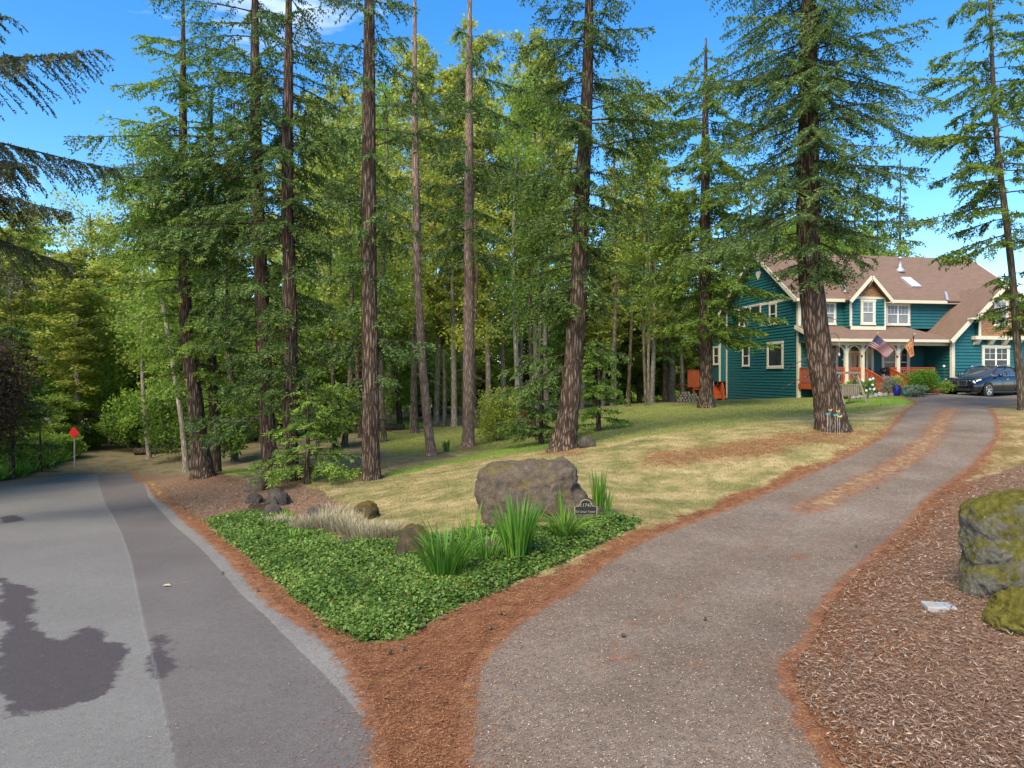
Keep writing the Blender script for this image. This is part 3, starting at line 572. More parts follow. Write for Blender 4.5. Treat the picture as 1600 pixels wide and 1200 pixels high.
for k, uu in enumerate(pu[:4]):
    p = MB(); p.bb(uu-.1, uu+.1, PV-.1, PV+.08, -.3 if k < 4 else 0, PW-.36); p.bb(uu-.14, uu+.14, PV-.14, PV+.12, FLOOR, FLOOR+.2); p.bb(uu-.13, uu+.13, PV-.13, PV+.11, PW-.42, PW-.36)
    for s_ in (-1, 1):
        if k == 0 and s_ < 0: continue
        pts = [(uu+s_*(.1+.5*(1-math.cos(a))), PV-.01, PW-.37-.5*(1-math.sin(a))) for a in np.linspace(0, math.pi/2, 7)]
        for a_, b2 in zip(pts[:-1], pts[1:]): p.bar(a_, b2, .09, .07)
    p.build('porch_post', M['trim'], house)
MB().bb(8.72, 8.92, PV-.47, PV-.3, -.2, PW-.15).build('corner_board', M['trim'], house)
def railing(a, b, z0, z1, name='railing', par=None, step=.13, w0=None, w1=None):
    """a, b (u, v) points; rail foot heights w0, w1 (ends)"""
    a, b = np.array(a, float), np.array(b, float); w0 = FLOOR if w0 is None else w0; w1 = w0 if w1 is None else w1; h = z1
    A = np.array((a[0], a[1], w0)); B = np.array((b[0], b[1], w1)); m = MB()
    m.bar(A+Z_*h, B+Z_*h, .09, .045); m.bar(A+Z_*(h-.09), B+Z_*(h-.09), .04, .07); m.bar(A+Z_*.1, B+Z_*.1, .04, .07); n_ = max(1, int(np.linalg.norm(B-A)/step))
    for q in range(1, n_): c = A+(B-A)*q/n_; m.bb(c[0]-.017, c[0]+.017, c[1]-.017, c[1]+.017, c[2]+.1, c[2]+h-.09)
    for c in (A, B): m.bb(c[0]-.05, c[0]+.05, c[1]-.05, c[1]+.05, c[2]-.1, c[2]+h+.02)
    return m.build(name, M['redwood'], par or house)
s0, s1 = hu(1352, PV), hu(1392, PV); RH = .98
railing((.25, PV), (1.75, PV), 0, RH); railing((2.05, PV), (pu[2]-.15, PV), 0, RH); railing((-.02, PV+.1), (-.02, -.25), 0, RH)
railing((s1, PV), (pu[3]-.12, PV), 0, RH); railing((pu[3]+.12, PV), (hu(1459, PV), PV), 0, RH)
railing((s0, PV-.02), (s0, PV-1.85), 0, RH-.05, name='stair_railing', w1=FLOOR-.72); railing((s1, PV-.02), (s1, PV-1.85), 0, RH-.05, name='stair_railing', w1=FLOOR-.72)
st = MB()
for k in range(5): st.bb(s0+.04, s1-.04, PV-.1-.3*(k+1), PV-.1-.3*k, FLOOR-.15*(k+1)-.04, FLOOR-.15*(k+1)); st.bb(s0+.06, s1-.06, PV-.12-.3*k, PV-.10-.3*k, FLOOR-.15*(k+1), FLOOR-.15*k-.05)
for uu in (s0, s1): st.bar((uu, PV-.08, FLOOR-.22), (uu, PV-1.85, FLOOR-.95), .05, .28)
st.build('porch_stairs', M['redwood'], house)
# door, sidelights, porch windows
dm = MB(); d0, d1 = hu(1326, 0), hu(1344.5, 0); dz1 = hw(536, 3, 0); dz0 = FLOOR
dm.bb(d0-.02, d0+.1, -.07, 0, dz0, dz1); dm.bb(d1-.1, d1+.02, -.07, 0, dz0, dz1); dm.bb(d0+.1, d1-.1, -.068, 0, dz1-.12, dz1); dm.bb(d0+.1, d1-.1, -.06, 0, dz1-.6, dz1-.5)
dfr = dm.build('door_frame', M['trim'], house)
MB().bb(d0+.1, d1-.1, -.045, 0, dz1-.5, dz1-.12).build('transom', M['pane'], dfr)
dd = MB(); dd.bb(d0+.1, (d0+d1)/2-.005, -.05, 0, dz0, dz1-.6); dd.bb((d0+d1)/2+.005, d1-.1, -.05, 0, dz0, dz1-.6); fd = dd.build('front_door', M['door'], house)
pn = MB(); wdt = (d1-d0-.2)/2
for q in (0, 1): pn.bb(d0+.1+wdt*q+.12, d0+.1+wdt*(q+1)-.12, -.058, -.045, dz0+1.0, dz1-.8); pn.bb(d0+.1+wdt*q+.12, d0+.1+wdt*(q+1)-.12, -.06, -.046, dz0+.2, dz0+.85, m=1)
pn.build('door_panel', [M['pane'], M['trim']], fd)
hd = MB(); hd.tube([((d0+d1)/2+.06, -.11, dz0+1.0), ((d0+d1)/2+.06, -.11, dz0+1.2)], .015, 6); hd.build('door_handle', M['black'], fd)
wpx(1352, 1364.5, 536, 596, -.04, grid=(1, 1), dbl=False, trim=.1); wpx(1296, 1309, 537, 594, -.04, grid=(1, 1), trim=.1)
wpx(1377, 1421, 540, 592, -.04, cols=2, grid=(2, 2), trim=.14)
lt = MB(); lt.bb(hu(1316, 0)-.06, hu(1316, 0)+.1, -.05, 0, hw(563, 2, 0), hw(563, 2, 0)+.1); lt.build('wall_plaque', M['trim'], house)
# garage wing
WV = -2.3; wu0 = 8.85; wum = 12.0; wRz = 5.7-HZ0; wEz = 2.2-HZ0; wo = .4; wsl = (wRz-wEz)/(wum-(wu0-wo)); wu1 = 2*wum-wu0
siding((0, WV, 0), X_, -Y_, wu0, wu1, -.2, wRz-.1, rng_=lambda z: (max(wu0, wum-(wRz-.12-z)/wsl), min(wu1, wum+(wRz-.12-z)/wsl))).build('garage_wall', M['teal'], house)
siding((wu0, 0, 0), Y_, -X_, WV, 1, -.3, wEz+.1).build('garage_wall', M['teal'], house)
siding((wu1, 0, 0), Y_, X_, WV, 3, -.3, wEz+.1).build('garage_wall', M['teal'], house)
for q in ((wu0-.07, wu0+.13, WV-.07, WV+.1, -.3, wEz-.02), (wu1-.13, wu1+.07, WV-.07, WV+.1, -.3, wEz-.02)): MB().bb(*q).build('corner_board', M['trim'], house)
for s_ in (-1, 1):
    ue = wum+s_*(wum-wu0+wo); slab([(ue, WV-.4, wEz), (wum, WV-.4, wRz), (wum, 3.4, wRz), (ue, 3.4, wEz)][::s_], .13, (s_*wsl, 0, 1), 'garage_roof', M['roof'])
ul = hu(1526.5, WV-.75); zl = wRz - wsl*(wum-ul); GV = WV-.32
for s_ in (-1, 1):
    ue = wum+s_*(wum-ul); slab([(ue, GV-.4, zl+.012), (wum, GV-.4, wRz+.012), (wum, WV-.3, wRz+.012), (ue, WV-.3, zl+.012)][::s_], .13, (s_*wsl, 0, 1), 'gable_roof', M['roof'])
    MB().bar((ue, GV-.43, zl-.1), (wum+s_*.02, GV-.43, wRz-.1), .06, .24, up=(s_*wsl, 0, 1)).build('gable_bargeboard', M['trim'], house)
    MB().bar((wum+s_*(wum-wu0+wo+.02), WV-.43, wEz-.1), (ue, WV-.43, zl-.1), .06, .24, up=(s_*wsl, 0, 1)).build('bargeboard', M['trim'], house)
    MB().bb(ue-.35, ue+.35, GV-.42, WV-.42, zl-.13, zl-.03).build('eave_return', M['trim'], house)
bz = hw(525, 11, GV); gl = hu(1530, GV)
siding((0, GV, 0), X_, -Y_, 0, 0, bz, wRz-.2, row=.14, lap=.016, rng_=lambda z: (max(gl, wum-(wRz-.15-z)/wsl), min(2*wum-gl, wum+(wRz-.15-z)/wsl))).build('shingle_gable', M['cedar'], house)
siding((gl, 0, 0), Y_, -X_, GV, WV, bz-.1, zl-.1, row=.14).build('shingle_gable', M['teal'], house)
gt = MB(); gt.bb(gl-.28, 2*wum-gl+.28, GV-.08, WV, bz-.22, bz+.0); gt.bb(gl-.06, gl+.1, GV-.05, GV-.002, bz, zl-.05)
belt = gt.build('belt_board', M['trim'], house)
for k in range(5):
    u_ = gl+.0+k*.98; bk = MB(); bk.add([(u_-.15, GV-.07, bz-.23), (u_-.15, WV, bz-.23), (u_-.15, WV, bz-.55), (u_-.15, WV-.16, bz-.52), (u_+.15, GV-.07, bz-.23), (u_+.15, WV, bz-.23), (u_+.15, WV, bz-.55), (u_+.15, WV-.16, bz-.52)], [(0, 1, 2, 3), (7, 6, 5, 4), (0, 4, 5, 1), (1, 5, 6, 2), (2, 6, 7, 3), (3, 7, 4, 0)]); bk.build('bracket', M['trim'], house)
def text(name, s, size, mat_, parent, loc, rot=(R(90), 0, 0), ext=.004, align='CENTER', sx=1):
    c = bpy.data.curves.new(name, 'FONT'); c.body = s; c.size = size; c.extrude = ext; c.align_x = align; c.align_y = 'CENTER'; c.resolution_u = 2
    o = bpy.data.objects.new(name, c); me = bpy.data.meshes.new_from_object(o); bpy.data.objects.remove(o)
    me.materials.clear(); me.materials.append(mat_); o = bpy.data.objects.new(name, me); COL.objects.link(o); o.parent = parent; o.location = loc; o.rotation_euler = rot; o.scale = (sx, 1, 1); return o
text('house_number', '11747', .2, M['black'], belt, (hu(1563, GV), GV-.085, bz-.11))
wpx(1552.5, 1575, 468.5, 510, GV-.016, trim=.11, glass='blind'); wpx(1534, 1577, 540, 584, WV-.04, cols=2, trim=.13, grid=(2, 2))
# roof fittings
def onroof(px, py):
    o_ = np.array((0, 0, 0.)); d = np.array(((px-800)/F, 1, -(py-HZ)/F))
    def loc(q): x, y = q[0]-HX, q[1]-HY; return np.array((x*cH+y*sH, -x*sH+y*cH, q[2]-HZ0))
    a, b = loc(o_), loc(d*100)-loc(o_); n = np.array((0, -SL, 1.)); p0 = np.array((0, -.42, EAVE)); t = (p0-a)@n/(b@n); return a+b*t
nf = np.array((0, -SL, 1.)); nf /= np.linalg.norm(nf)
q = [onroof(*p_)+nf*.005 for p_ in [(1408, 434.5), (1422.5, 434.5), (1436.5, 450), (1424, 451)]]
c_ = sum(q)/4; eu_ = X_; ev_ = np.cross(nf, eu_); sk = MB(); sk.box(c_+nf*.05, (.75, 1.35, .13), eu_, ev_, nf); s_k = sk.build('skylight', M['metal'], house)
MB().box(c_+nf*.12, (.62, 1.2, .02), eu_, ev_, nf).build('skylight_glass', M['white'], s_k)
q = onroof(1406.5, 424); vp = MB(); vp.lathe([(.3, -.1), (.28, .1), (.12, .28), (.1, .3), (.1, .85), (.15, .86), (.15, .98), (.02, 1.02)], tuple(q), 12); vp.build('vent_pipe', M['metal'], house, smooth=True)
q = onroof(1333, 441); MB().box(q+nf*.12, (.4, .35, .2), eu_, ev_, nf).build('roof_vent', M['black'], house)
for a_, b2 in (((1318, 439), (1320, 458)), ((1477, 457), (1480, 470))): MB().bar(onroof(*a_)+nf*.06, onroof(*b2)+nf*.06, .16, .02, up=tuple(nf)).build('flashing', M['metal'], house)
# rear deck with stair
dk = MB(); dv0, dv1 = DEP+.3, DEP+5; du1 = 2.2; du0 = -2.2; dz = hw(602, -1, DEP+1)
dk.bb(du0, du1, dv0+1.0, dv1, dz-.08, dz); dk.bb(du0, du1, dv0+.97, dv0+1.0, dz-.35, dz)
for uu in (du0+.1, -1.4, 0, du1-.1): dk.bb(uu-.07, uu+.07, dv0+1.02, dv0+1.16, dz-2, dz)
deck = dk.build('deck', M['redwood'], house)
sc = MB()
uA = hu(1074, dv0+1.0); uB = hu(1097, dv0+1.)
for k in range(14): x0_ = uA+(uB-uA)*k/14; sc.bb(x0_, x0_+(uB-uA)/14-.006, dv0+.93, dv0+.96, dz-.1, dz+1.15)
sc.bb(uA-.02, uB+.02, dv0+.9, dv0+.99, dz+1.15, dz+1.2); sc.bb(uA-.02, uB+.02, dv0+.9, dv0+.93, dz-.15, dz-.02); sc.build('privacy_screen', M['redwood'], deck)
railing((hu(1128, dv0+1), dv0+1.0), (hu(1141, dv0+1), dv0+1.0), 0, .95, 'deck_railing', deck, w0=dz)
ua, ub = hu(1100, dv0+.9), hu(1124, dv0+.9)
ds = MB()
for k in range(5): ds.bb(ua, ub, dv0+.97-.3*(k+1), dv0+.97-.3*k, dz-.19*(k+1)-.04, dz-.19*(k+1)); ds.bb(ua, ub, dv0+.95-.3*k, dv0+.97-.3*k, dz-.19*(k+1), dz-.19*k-.05)
ds.build('deck_stair', M['redwood'], deck)
for uu in (ua, ub):
    r_ = MB(); A = np.array((uu, dv0+.95, dz)); B = np.array((uu-.45, dv0-.75, dz-1.15)); r_.bar(A+Z_*.95, B+Z_*.95, .06, .1); r_.bar(A-Z_*.1, B-Z_*.1, .05, .25)
    for k in range(9): c = A+(B-A)*k/8; r_.bb(c[0]-.07, c[0]+.07, c[1]-.02, c[1]+.02, c[2]-.1, c[2]+.93)
    r_.build('stair_railing', M['redwood'], deck)
def hw2w(u, v, w_): return (HX+cH*u-sH*v, HY+sH*u+cH*v, HZ0+w_)

# ---------------------------------------------------------------- black car
CG = P(1539, 620, 38.5); CG[2] = tz(CG[0], CG[1]) + .0
car = empty('parked_car', (0, 0, 0), 0, 'black car with a sloping roof parked nose left before the garage wing', 'car')
hd_ = np.array((.899, .438)); ang = math.atan2(hd_[1], hd_[0])      # +x of the car points to its tail
WB = 2.95; HWd = .98
fa = np.array((CG[0], CG[1])) - 0  # near front wheel contact
left = np.array((-hd_[1], hd_[0]))                     # away from camera
org = fa + left*(HWd-.12)                              # middle of front axle on the ground
car.location = (org[0], org[1], CG[2]+.0); car.rotation_euler = (0, 0, ang); car.scale = (1.07, 1.07, 1.05)
M['carpaint'] = mat('black_car_paint', (.007, .008, .012), .13, .05, 2, spec=.6, coat=.5)
M['carglass'] = mat('car_glass', (.05, .06, .07), .04, .1, 2, spec=1)
M['tyre'] = mat('tyre_rubber', (.018, .018, .018), .85)
M['chrome'] = mat('bright_metal', (.62, .62, .64), .22, .05, metal=.9)
M['lamp'] = mat('lamp_glass', (.45, .48, .52), .08, .1, spec=1)
def loft(sections, name, mats, parent, closed=True, sub=0, mi=None):
    n = len(sections[0]); V = [p for s in sections for p in s]; Fs = []
    for j in range(len(sections)-1):
        for i in range(n-1): Fs.append((j*n+i, j*n+i+1, (j+1)*n+i+1, (j+1)*n+i))
    Fs.append(tuple(range(n))[::-1]); Fs.append(tuple(range((len(sections)-1)*n, len(sections)*n)))
    o = mk(name, V, Fs, mats, parent, smooth=True)
    if sub: md = o.modifiers.new('s', 'SUBSURF'); md.levels = sub; md.render_levels = sub
    return o
def csec(x, zb, zt, w_, wt, crown=.03):
    h = [(w_*.80, zb), (w_*.97, zb+.06), (w_, zb+(zt-zb)*.4), (w_*.985, zb+(zt-zb)*.72), (wt, zt-.03), (wt*.9, zt), (wt*.5, zt+crown)]
    pts = h + [(-a, b) for a, b in h[::-1]]
    return [(x, a, b) for a, b in pts]
secs = [csec(-.93, .42, .70, .62, .50, 0), csec(-.90, .28, .86, .80, .66), csec(-.78, .22, .96, .92, .76), csec(-.45, .2, 1.03, .985, .86), csec(.1, .2, 1.08, 1.0, .9), csec(.7, .2, 1.13, 1.0, .9),
        csec(1.4, .2, 1.14, 1.0, .9), csec(2.3, .2, 1.16, 1.0, .9), csec(3.0, .2, 1.18, 1.0, .9), csec(3.5, .25, 1.18, .99, .87), csec(3.85, .35, 1.14, .95, .80), csec(3.98, .45, 1.05, .86, .7, 0)]
body = loft(secs, 'body', M['carpaint'], car, sub=2)
def gsec(x, zb, zt, wb, wt): h = [(wb, zb), (wb*.98, zb+(zt-zb)*.15), (wt*1.03, zt-.10), (wt*.93, zt-.02), (wt*.5, zt+.015)]; return [(x, a, b) for a, b in h+[(-a, b) for a, b in h[::-1]]]
gs = [gsec(.42, 1.05, 1.10, .84, .72), gsec(.75, 1.07, 1.30, .86, .70), gsec(1.15, 1.08, 1.55, .88, .68), gsec(1.55, 1.08, 1.665, .89, .68), gsec(2.1, 1.08, 1.70, .89, .68), gsec(2.7, 1.1, 1.66, .88, .66), gsec(3.2, 1.1, 1.52, .86, .62), gsec(3.75, 1.1, 1.22, .8, .58)]
loft(gs, 'window_glass', M['carglass'], car, sub=2)
rs = []
for x, zt, wt in [(1.25, 1.60, .66), (1.55, 1.68, .665), (2.1, 1.715, .665), (2.7, 1.675, .64), (3.2, 1.535, .6), (3.55, 1.40, .57)]:
    h = [(wt*1.06, zt-.075), (wt*.98, zt-.01), (wt*.5, zt+.025)]; rs.append([(x, a, b) for a, b in h+[(-a, b) for a, b in h[::-1]]])
loft(rs, 'roof', M['carpaint'], car, sub=1)
for s_ in (-1, 1):
    pm = MB()
    pm.tube([(.5, s_*.80, 1.10), (1.25, s_*.70, 1.60)], .03, 6); pm.tube([(1.85, s_*.885, 1.1), (1.95, s_*.725, 1.66)], .03, 6); pm.tube([(2.75, s_*.875, 1.12), (2.95, s_*.70, 1.58)], .05, 6); pm.build('pillar', M['carpaint'], car, smooth=True)
    rl_ = MB(); rl_.tube([(.55, s_*.86, 1.12), (1.6, s_*.905, 1.115), (2.9, s_*.9, 1.14), (3.3, s_*.84, 1.2)], .013, 6); rl_.build('window_trim', M['chrome'], car, smooth=True)
    rr2 = MB(); rr2.tube([(1.35, s_*.66, 1.66), (2.1, s_*.66, 1.745), (2.9, s_*.62, 1.66), (3.3, s_*.6, 1.53)], .018, 6); rr2.build('roof_rail', M['chrome'], car, smooth=True)
    mr_ = MB(); mr_.lathe([(.03, -.09), (.11, -.06), (.12, 0), (.1, .07), (.03, .09)], (.95, s_*1.06, 1.15), 10); mr_.build('wing_mirror', M['carpaint'], car, smooth=True)
    hl = MB(); hl.add([(-.83, s_*.50, .80), (-.72, s_*.80, .83), (-.52, s_*.95, .90), (-.55, s_*.93, .97), (-.76, s_*.76, .92), (-.86, s_*.5, .88)], [(0, 1, 2, 3, 4, 5)]); hlo = hl.build('headlight', M['lamp'], car)
    md = hlo.modifiers.new('t', 'SOLIDIFY'); md.thickness = .10; md.offset = 0
    for hx in (1.55, 2.6): MB().bb(hx, hx+.2, s_*1.0-.015*s_, s_*1.02, .93, .96).build('door_handle', M['chrome'], car)
    MB().bb(.45, 2.55, s_*.97, s_*1.005, .22, .32).build('side_sill', M['black'], car)
    MB().tube([(1.3, s_*1.002, .35), (1.28, s_*1.0, 1.06)], .006, 4).tube([(2.35, s_*1.003, .35), (2.37, s_*1.0, 1.06)], .006, 4).build('door_gap', M['black'], car)
    for ax in (0, WB):
        wh = MB(); ysg = s_
        def ring(mb, prof, y0, n=28, m=0):
            vs = [(ax+r*math.cos(a), y0+s_*t_, .37+r*math.sin(a)) for r, t_ in prof for a in np.linspace(0, 2*math.pi, n, endpoint=False)]
            fs = [(j*n+i, j*n+(i+1) % n, (j+1)*n+(i+1) % n, (j+1)*n+i) for j in range(len(prof)-1) for i in range(n)]; mb.add(vs, fs, m)
        wl = MB(); ring(wl, [(.01, 0), (.44, 0), (.45, .012), (.40, .016), (.38, .01)], s_*1.0 - s_*.008); wl.build('wheel_arch', M['black'], car, smooth=False)
        ring(wh, [(.27, -.1), (.27, .02), (.30, .045), (.355, .04), (.372, 0), (.372, -.2)], s_*.985); tyre = wh.build('wheel', M['tyre'], car, smooth=True)
        rm = MB(); ring(rm, [(.275, .0), (.272, .03), (.25, .03), (.245, -.04)], s_*.985)
        for k in range(5):
            for dd_ in (-.16, .16):
                a = k*2*math.pi/5+dd_+.3; rm.bar((ax+.05*math.cos(a), s_*1.0, .37+.05*math.sin(a)), (ax+.26*math.cos(a+dd_*.3), s_*1.01, .37+.26*math.sin(a+dd_*.3)), .035, .03, up=(0, 1, 0))
        ring(rm, [(.01, .03), (.06, .03), (.07, .0)], s_*.985); rm.build('rim', M['chrome'], tyre)
        dsk = MB(); ring(dsk, [(.01, .012), (.25, .012)], s_*.955); dsk.build('brake_disc', M['black'], tyre)
gr = MB(); gr.bb(-.93, -.86, -.42, -.03, .60, .86); gr.bb(-.93, -.86, .03, .42, .60, .86); gr.build('grille', M['black'], car, bevel=.04)
gr = MB()
for s_ in (-1, 1):
    pts = [(-.935, s_*.03, .6), (-.935, s_*.03, .86), (-.93, s_*.42, .86), (-.925, s_*.42, .6), (-.935, s_*.03, .6)]
    for a_, b2 in zip(pts[:-1], pts[1:]): gr.bar(a_, b2, .02, .02)
gr.build('grille_surround', M['chrome'], car)
lg = MB(); lg.bb(-.95, -.8, -.55, .55, .30, .44); lg.bb(-.90, -.7, -.86, -.62, .32, .48); lg.bb(-.90, -.7, .62, .86, .32, .48); lg.build('lower_grille', M['black'], car, bevel=.03)

# ---------------------------------------------------------------- flags on the porch posts
def flagpole(name, base, tip, label):
    f_ = empty(name, base, 0, label, 'flag'); b = np.array(base); t_ = np.array(tip)
    MB().tube([(0, 0, 0), t_-b], .014, 6).build('pole', M['oldwood'], f_); MB().lathe([(.01, -.04), (.045, 0), (.01, .045)], tuple(t_-b), 8).build('finial', mat('gold_finial', (.75, .55, .25), .3), f_, smooth=True)
    MB().box((0, .03, -.02), (.07, .1, .12)).build('bracket', M['black'], f_); return f_
M['fred'] = mat('flag_red', (.50, .03, .06), .7, .05); M['fwhite'] = mat('flag_white', (.78, .76, .76), .7, .03); M['fblue'] = mat('flag_blue', (.035, .03, .22), .7, .05)
M['frust'] = mat('faded_red_cloth', (.55, .12, .035), .75, .2); M['ftan'] = mat('faded_cream_cloth', (.62, .42, .20), .75, .1)
b1 = np.array(P(1347, 556, 40.9)); t1 = np.array(P(1371.5, 520.5, 40.0))
fl1 = flagpole('flag', tuple(b1), tuple(t1), 'striped stars-and-stripes flag flying out from the porch post left of the steps')
A = (t1-b1); hoist0 = A*.93; hoist1 = A*.42       # top and bottom of the hoist edge
fly = np.array(P(1399, 545, 40.3))-np.array(P(1371.5, 524, 40.0)); NC, NRr = 40, 26
V = []; Fq = []; mi = []
def fpt(a, b):            # a along the fly 0..1, b down the hoist 0..1
    base = hoist0*(1-b)+hoist1*b; p = base+fly*a*(1.0+.0*b)+np.array((0, .06*math.sin(a*9+b*2)*a**.5, .035*math.sin(a*11+b*1.5)*a - .06*a*a + .05*math.sin(a*3)*b + .16*a*b)); return p
for j in range(NRr+1):
    for i in range(NC+1): V.append(fpt(i/NC, j/NRr))
for j in range(NRr):
    for i in range(NC):
        Fq.append((j*(NC+1)+i, j*(NC+1)+i+1, (j+1)*(NC+1)+i+1, (j+1)*(NC+1)+i)); mi.append(2 if (i < NC*.4 and j < NRr*7/13) else (0 if (j//2) % 2 == 0 else 1))
cloth = mk('cloth', V, Fq, [M['fred'], M['fwhite'], M['fblue']], fl1, smooth=True, mi=mi)
sm = MB()
for r_ in range(9):
    for c in range(6 if r_ % 2 == 0 else 5):
        a = .4*(c*2+1+(r_ % 2))/12; b = (7/13)*(r_+1)/10; o_ = fpt(a, b)+np.array((0, -.006, 0)); ex = fpt(a+.01, b)-fpt(a, b); ex /= np.linalg.norm(ex); ey = fpt(a, b-.01)-fpt(a, b); ey /= np.linalg.norm(ey)
        vs = [o_+ex*(rr3*math.sin(k*math.pi/5))+ey*(rr3*math.cos(k*math.pi/5)) for k in range(10) for rr3 in ((.022,) if k % 2 == 0 else (.009,))]; sm.add(vs, [tuple(range(10))])
sm.build('star', M['fwhite'], cloth)
b1 = np.array(P(1402.5, 557, 40.9)); t1 = np.array(P(1429, 522, 40.0))
fl2 = flagpole('flag', tuple(b1), tuple(t1), 'faded rust-orange striped flag hanging limp from the porch post right of the steps')
A = t1-b1; V = []; Fq = []; mi = []; NC, NRr = 20, 24
for j in range(NRr+1):
    b = j/NRr
    for i in range(NC+1):
        a = i/NC; top = A*(.97-.52*a); wv = .10*(1-b*.3); base = top+np.array((.10*b, .05*math.sin(a*14+b*2), -1.05*b*(1-.35*a))); cenp = A*.72+np.array((.16*b+.02, 0, -1.0*b)); V.append(base*(1-b*.55)+cenp*(b*.55)+np.array((.02*math.sin(b*8+a*3), .04*math.sin(a*18), 0)))
for j in range(NRr):
    for i in range(NC): Fq.append((j*(NC+1)+i, j*(NC+1)+i+1, (j+1)*(NC+1)+i+1, (j+1)*(NC+1)+i)); mi.append(2 if (i < 4 and j < 9) else (0 if ((i*2+j//3)//3) % 2 == 0 else 1))
mk('cloth', V, Fq, [M['frust'], M['ftan'], M['fblue']], fl2, smooth=True, mi=mi)
# ---------------------------------------------------------------- foliage tools
def norm(a): return a/np.maximum(np.linalg.norm(a, axis=-1, keepdims=True), 1e-9)
def cards(c, d, s, ln, wd, base=0.0):
    """kite shaped leaves: c root, d unit direction, s unit side"""
    ln = np.asarray(ln)[:, None]; wd = np.asarray(wd)[:, None]
    v = np.stack([c, c+d*ln*.45+s*wd*.5, c+d*ln, c+d*ln*.45-s*wd*.5], 1).reshape(-1, 3)
    return v, np.arange(len(c)*4).reshape(-1, 4)
def rand_dirs(n): v = rng.normal(size=(n, 3)); return norm(v)
def perp(d):
    r = rand_dirs(len(d)); return norm(np.cross(d, r))
class Wood:
    def __init__(s): s.v = []; s.f = []; s.n = 0
    def tube(s, pts, r, n=5):
        v, f = tube(pts, r, n); s.v.append(v); s.f.append(np.array(f)+s.n); s.n += len(v)
    def build(s, name, m, parent): return mk(name, np.concatenate(s.v), np.concatenate(s.f), m, parent, smooth=True)
def trunk_mesh(path, rad, n=20, flare=1.6, seed=0, fl_h=1.0, ridge=.05):
    """path (k,3) local; buttressed foot"""
    path = np.array(path, float); rad = np.array(rad, float)
    s = np.r_[0, np.cumsum(np.linalg.norm(np.diff(path, axis=0), axis=1))]; q = np.unique(np.r_[np.linspace(0, min(3, s[-1]), 16), np.linspace(0, s[-1], int(s[-1]/.5)+4)])
    # smooth interpolation of the path
    P3 = np.stack([np.interp(q, s, path[:, k]) for k in range(3)], 1); rr3 = np.interp(q, s, rad)
    for _ in range(3): P3[1:-1] = (P3[:-2]+P3[1:-1]*2+P3[2:])/4
    z = q; a = np.arange(n)*2*math.pi/n; r_ = np.random.default_rng(seed)
    lob = 1+np.array([.55+.45*math.sin(3*t+seed)+.3*math.sin(5*t+seed*2) for t in a])
    R_ = rr3[:, None]*(1+(flare-1)*.5*lob[None, :]*np.exp(-z/(fl_h*.45))[:, None])
    R_ *= 1+ridge*r_.normal(size=(1, n))+ridge*.6*r_.normal(size=R_.shape)
    V = P3[:, None]+R_[..., None]*np.stack([np.cos(a), np.sin(a), 0*a], 1)[None]; V = V.reshape(-1, 3); k = len(q); i = np.arange(n); j = np.arange(k-1)
    f = np.stack([j[:, None]*n+i, j[:, None]*n+(i+1) % n, (j[:, None]+1)*n+(i+1) % n, (j[:, None]+1)*n+i], -1).reshape(-1, 4)
    return V, f, P3, rr3, q
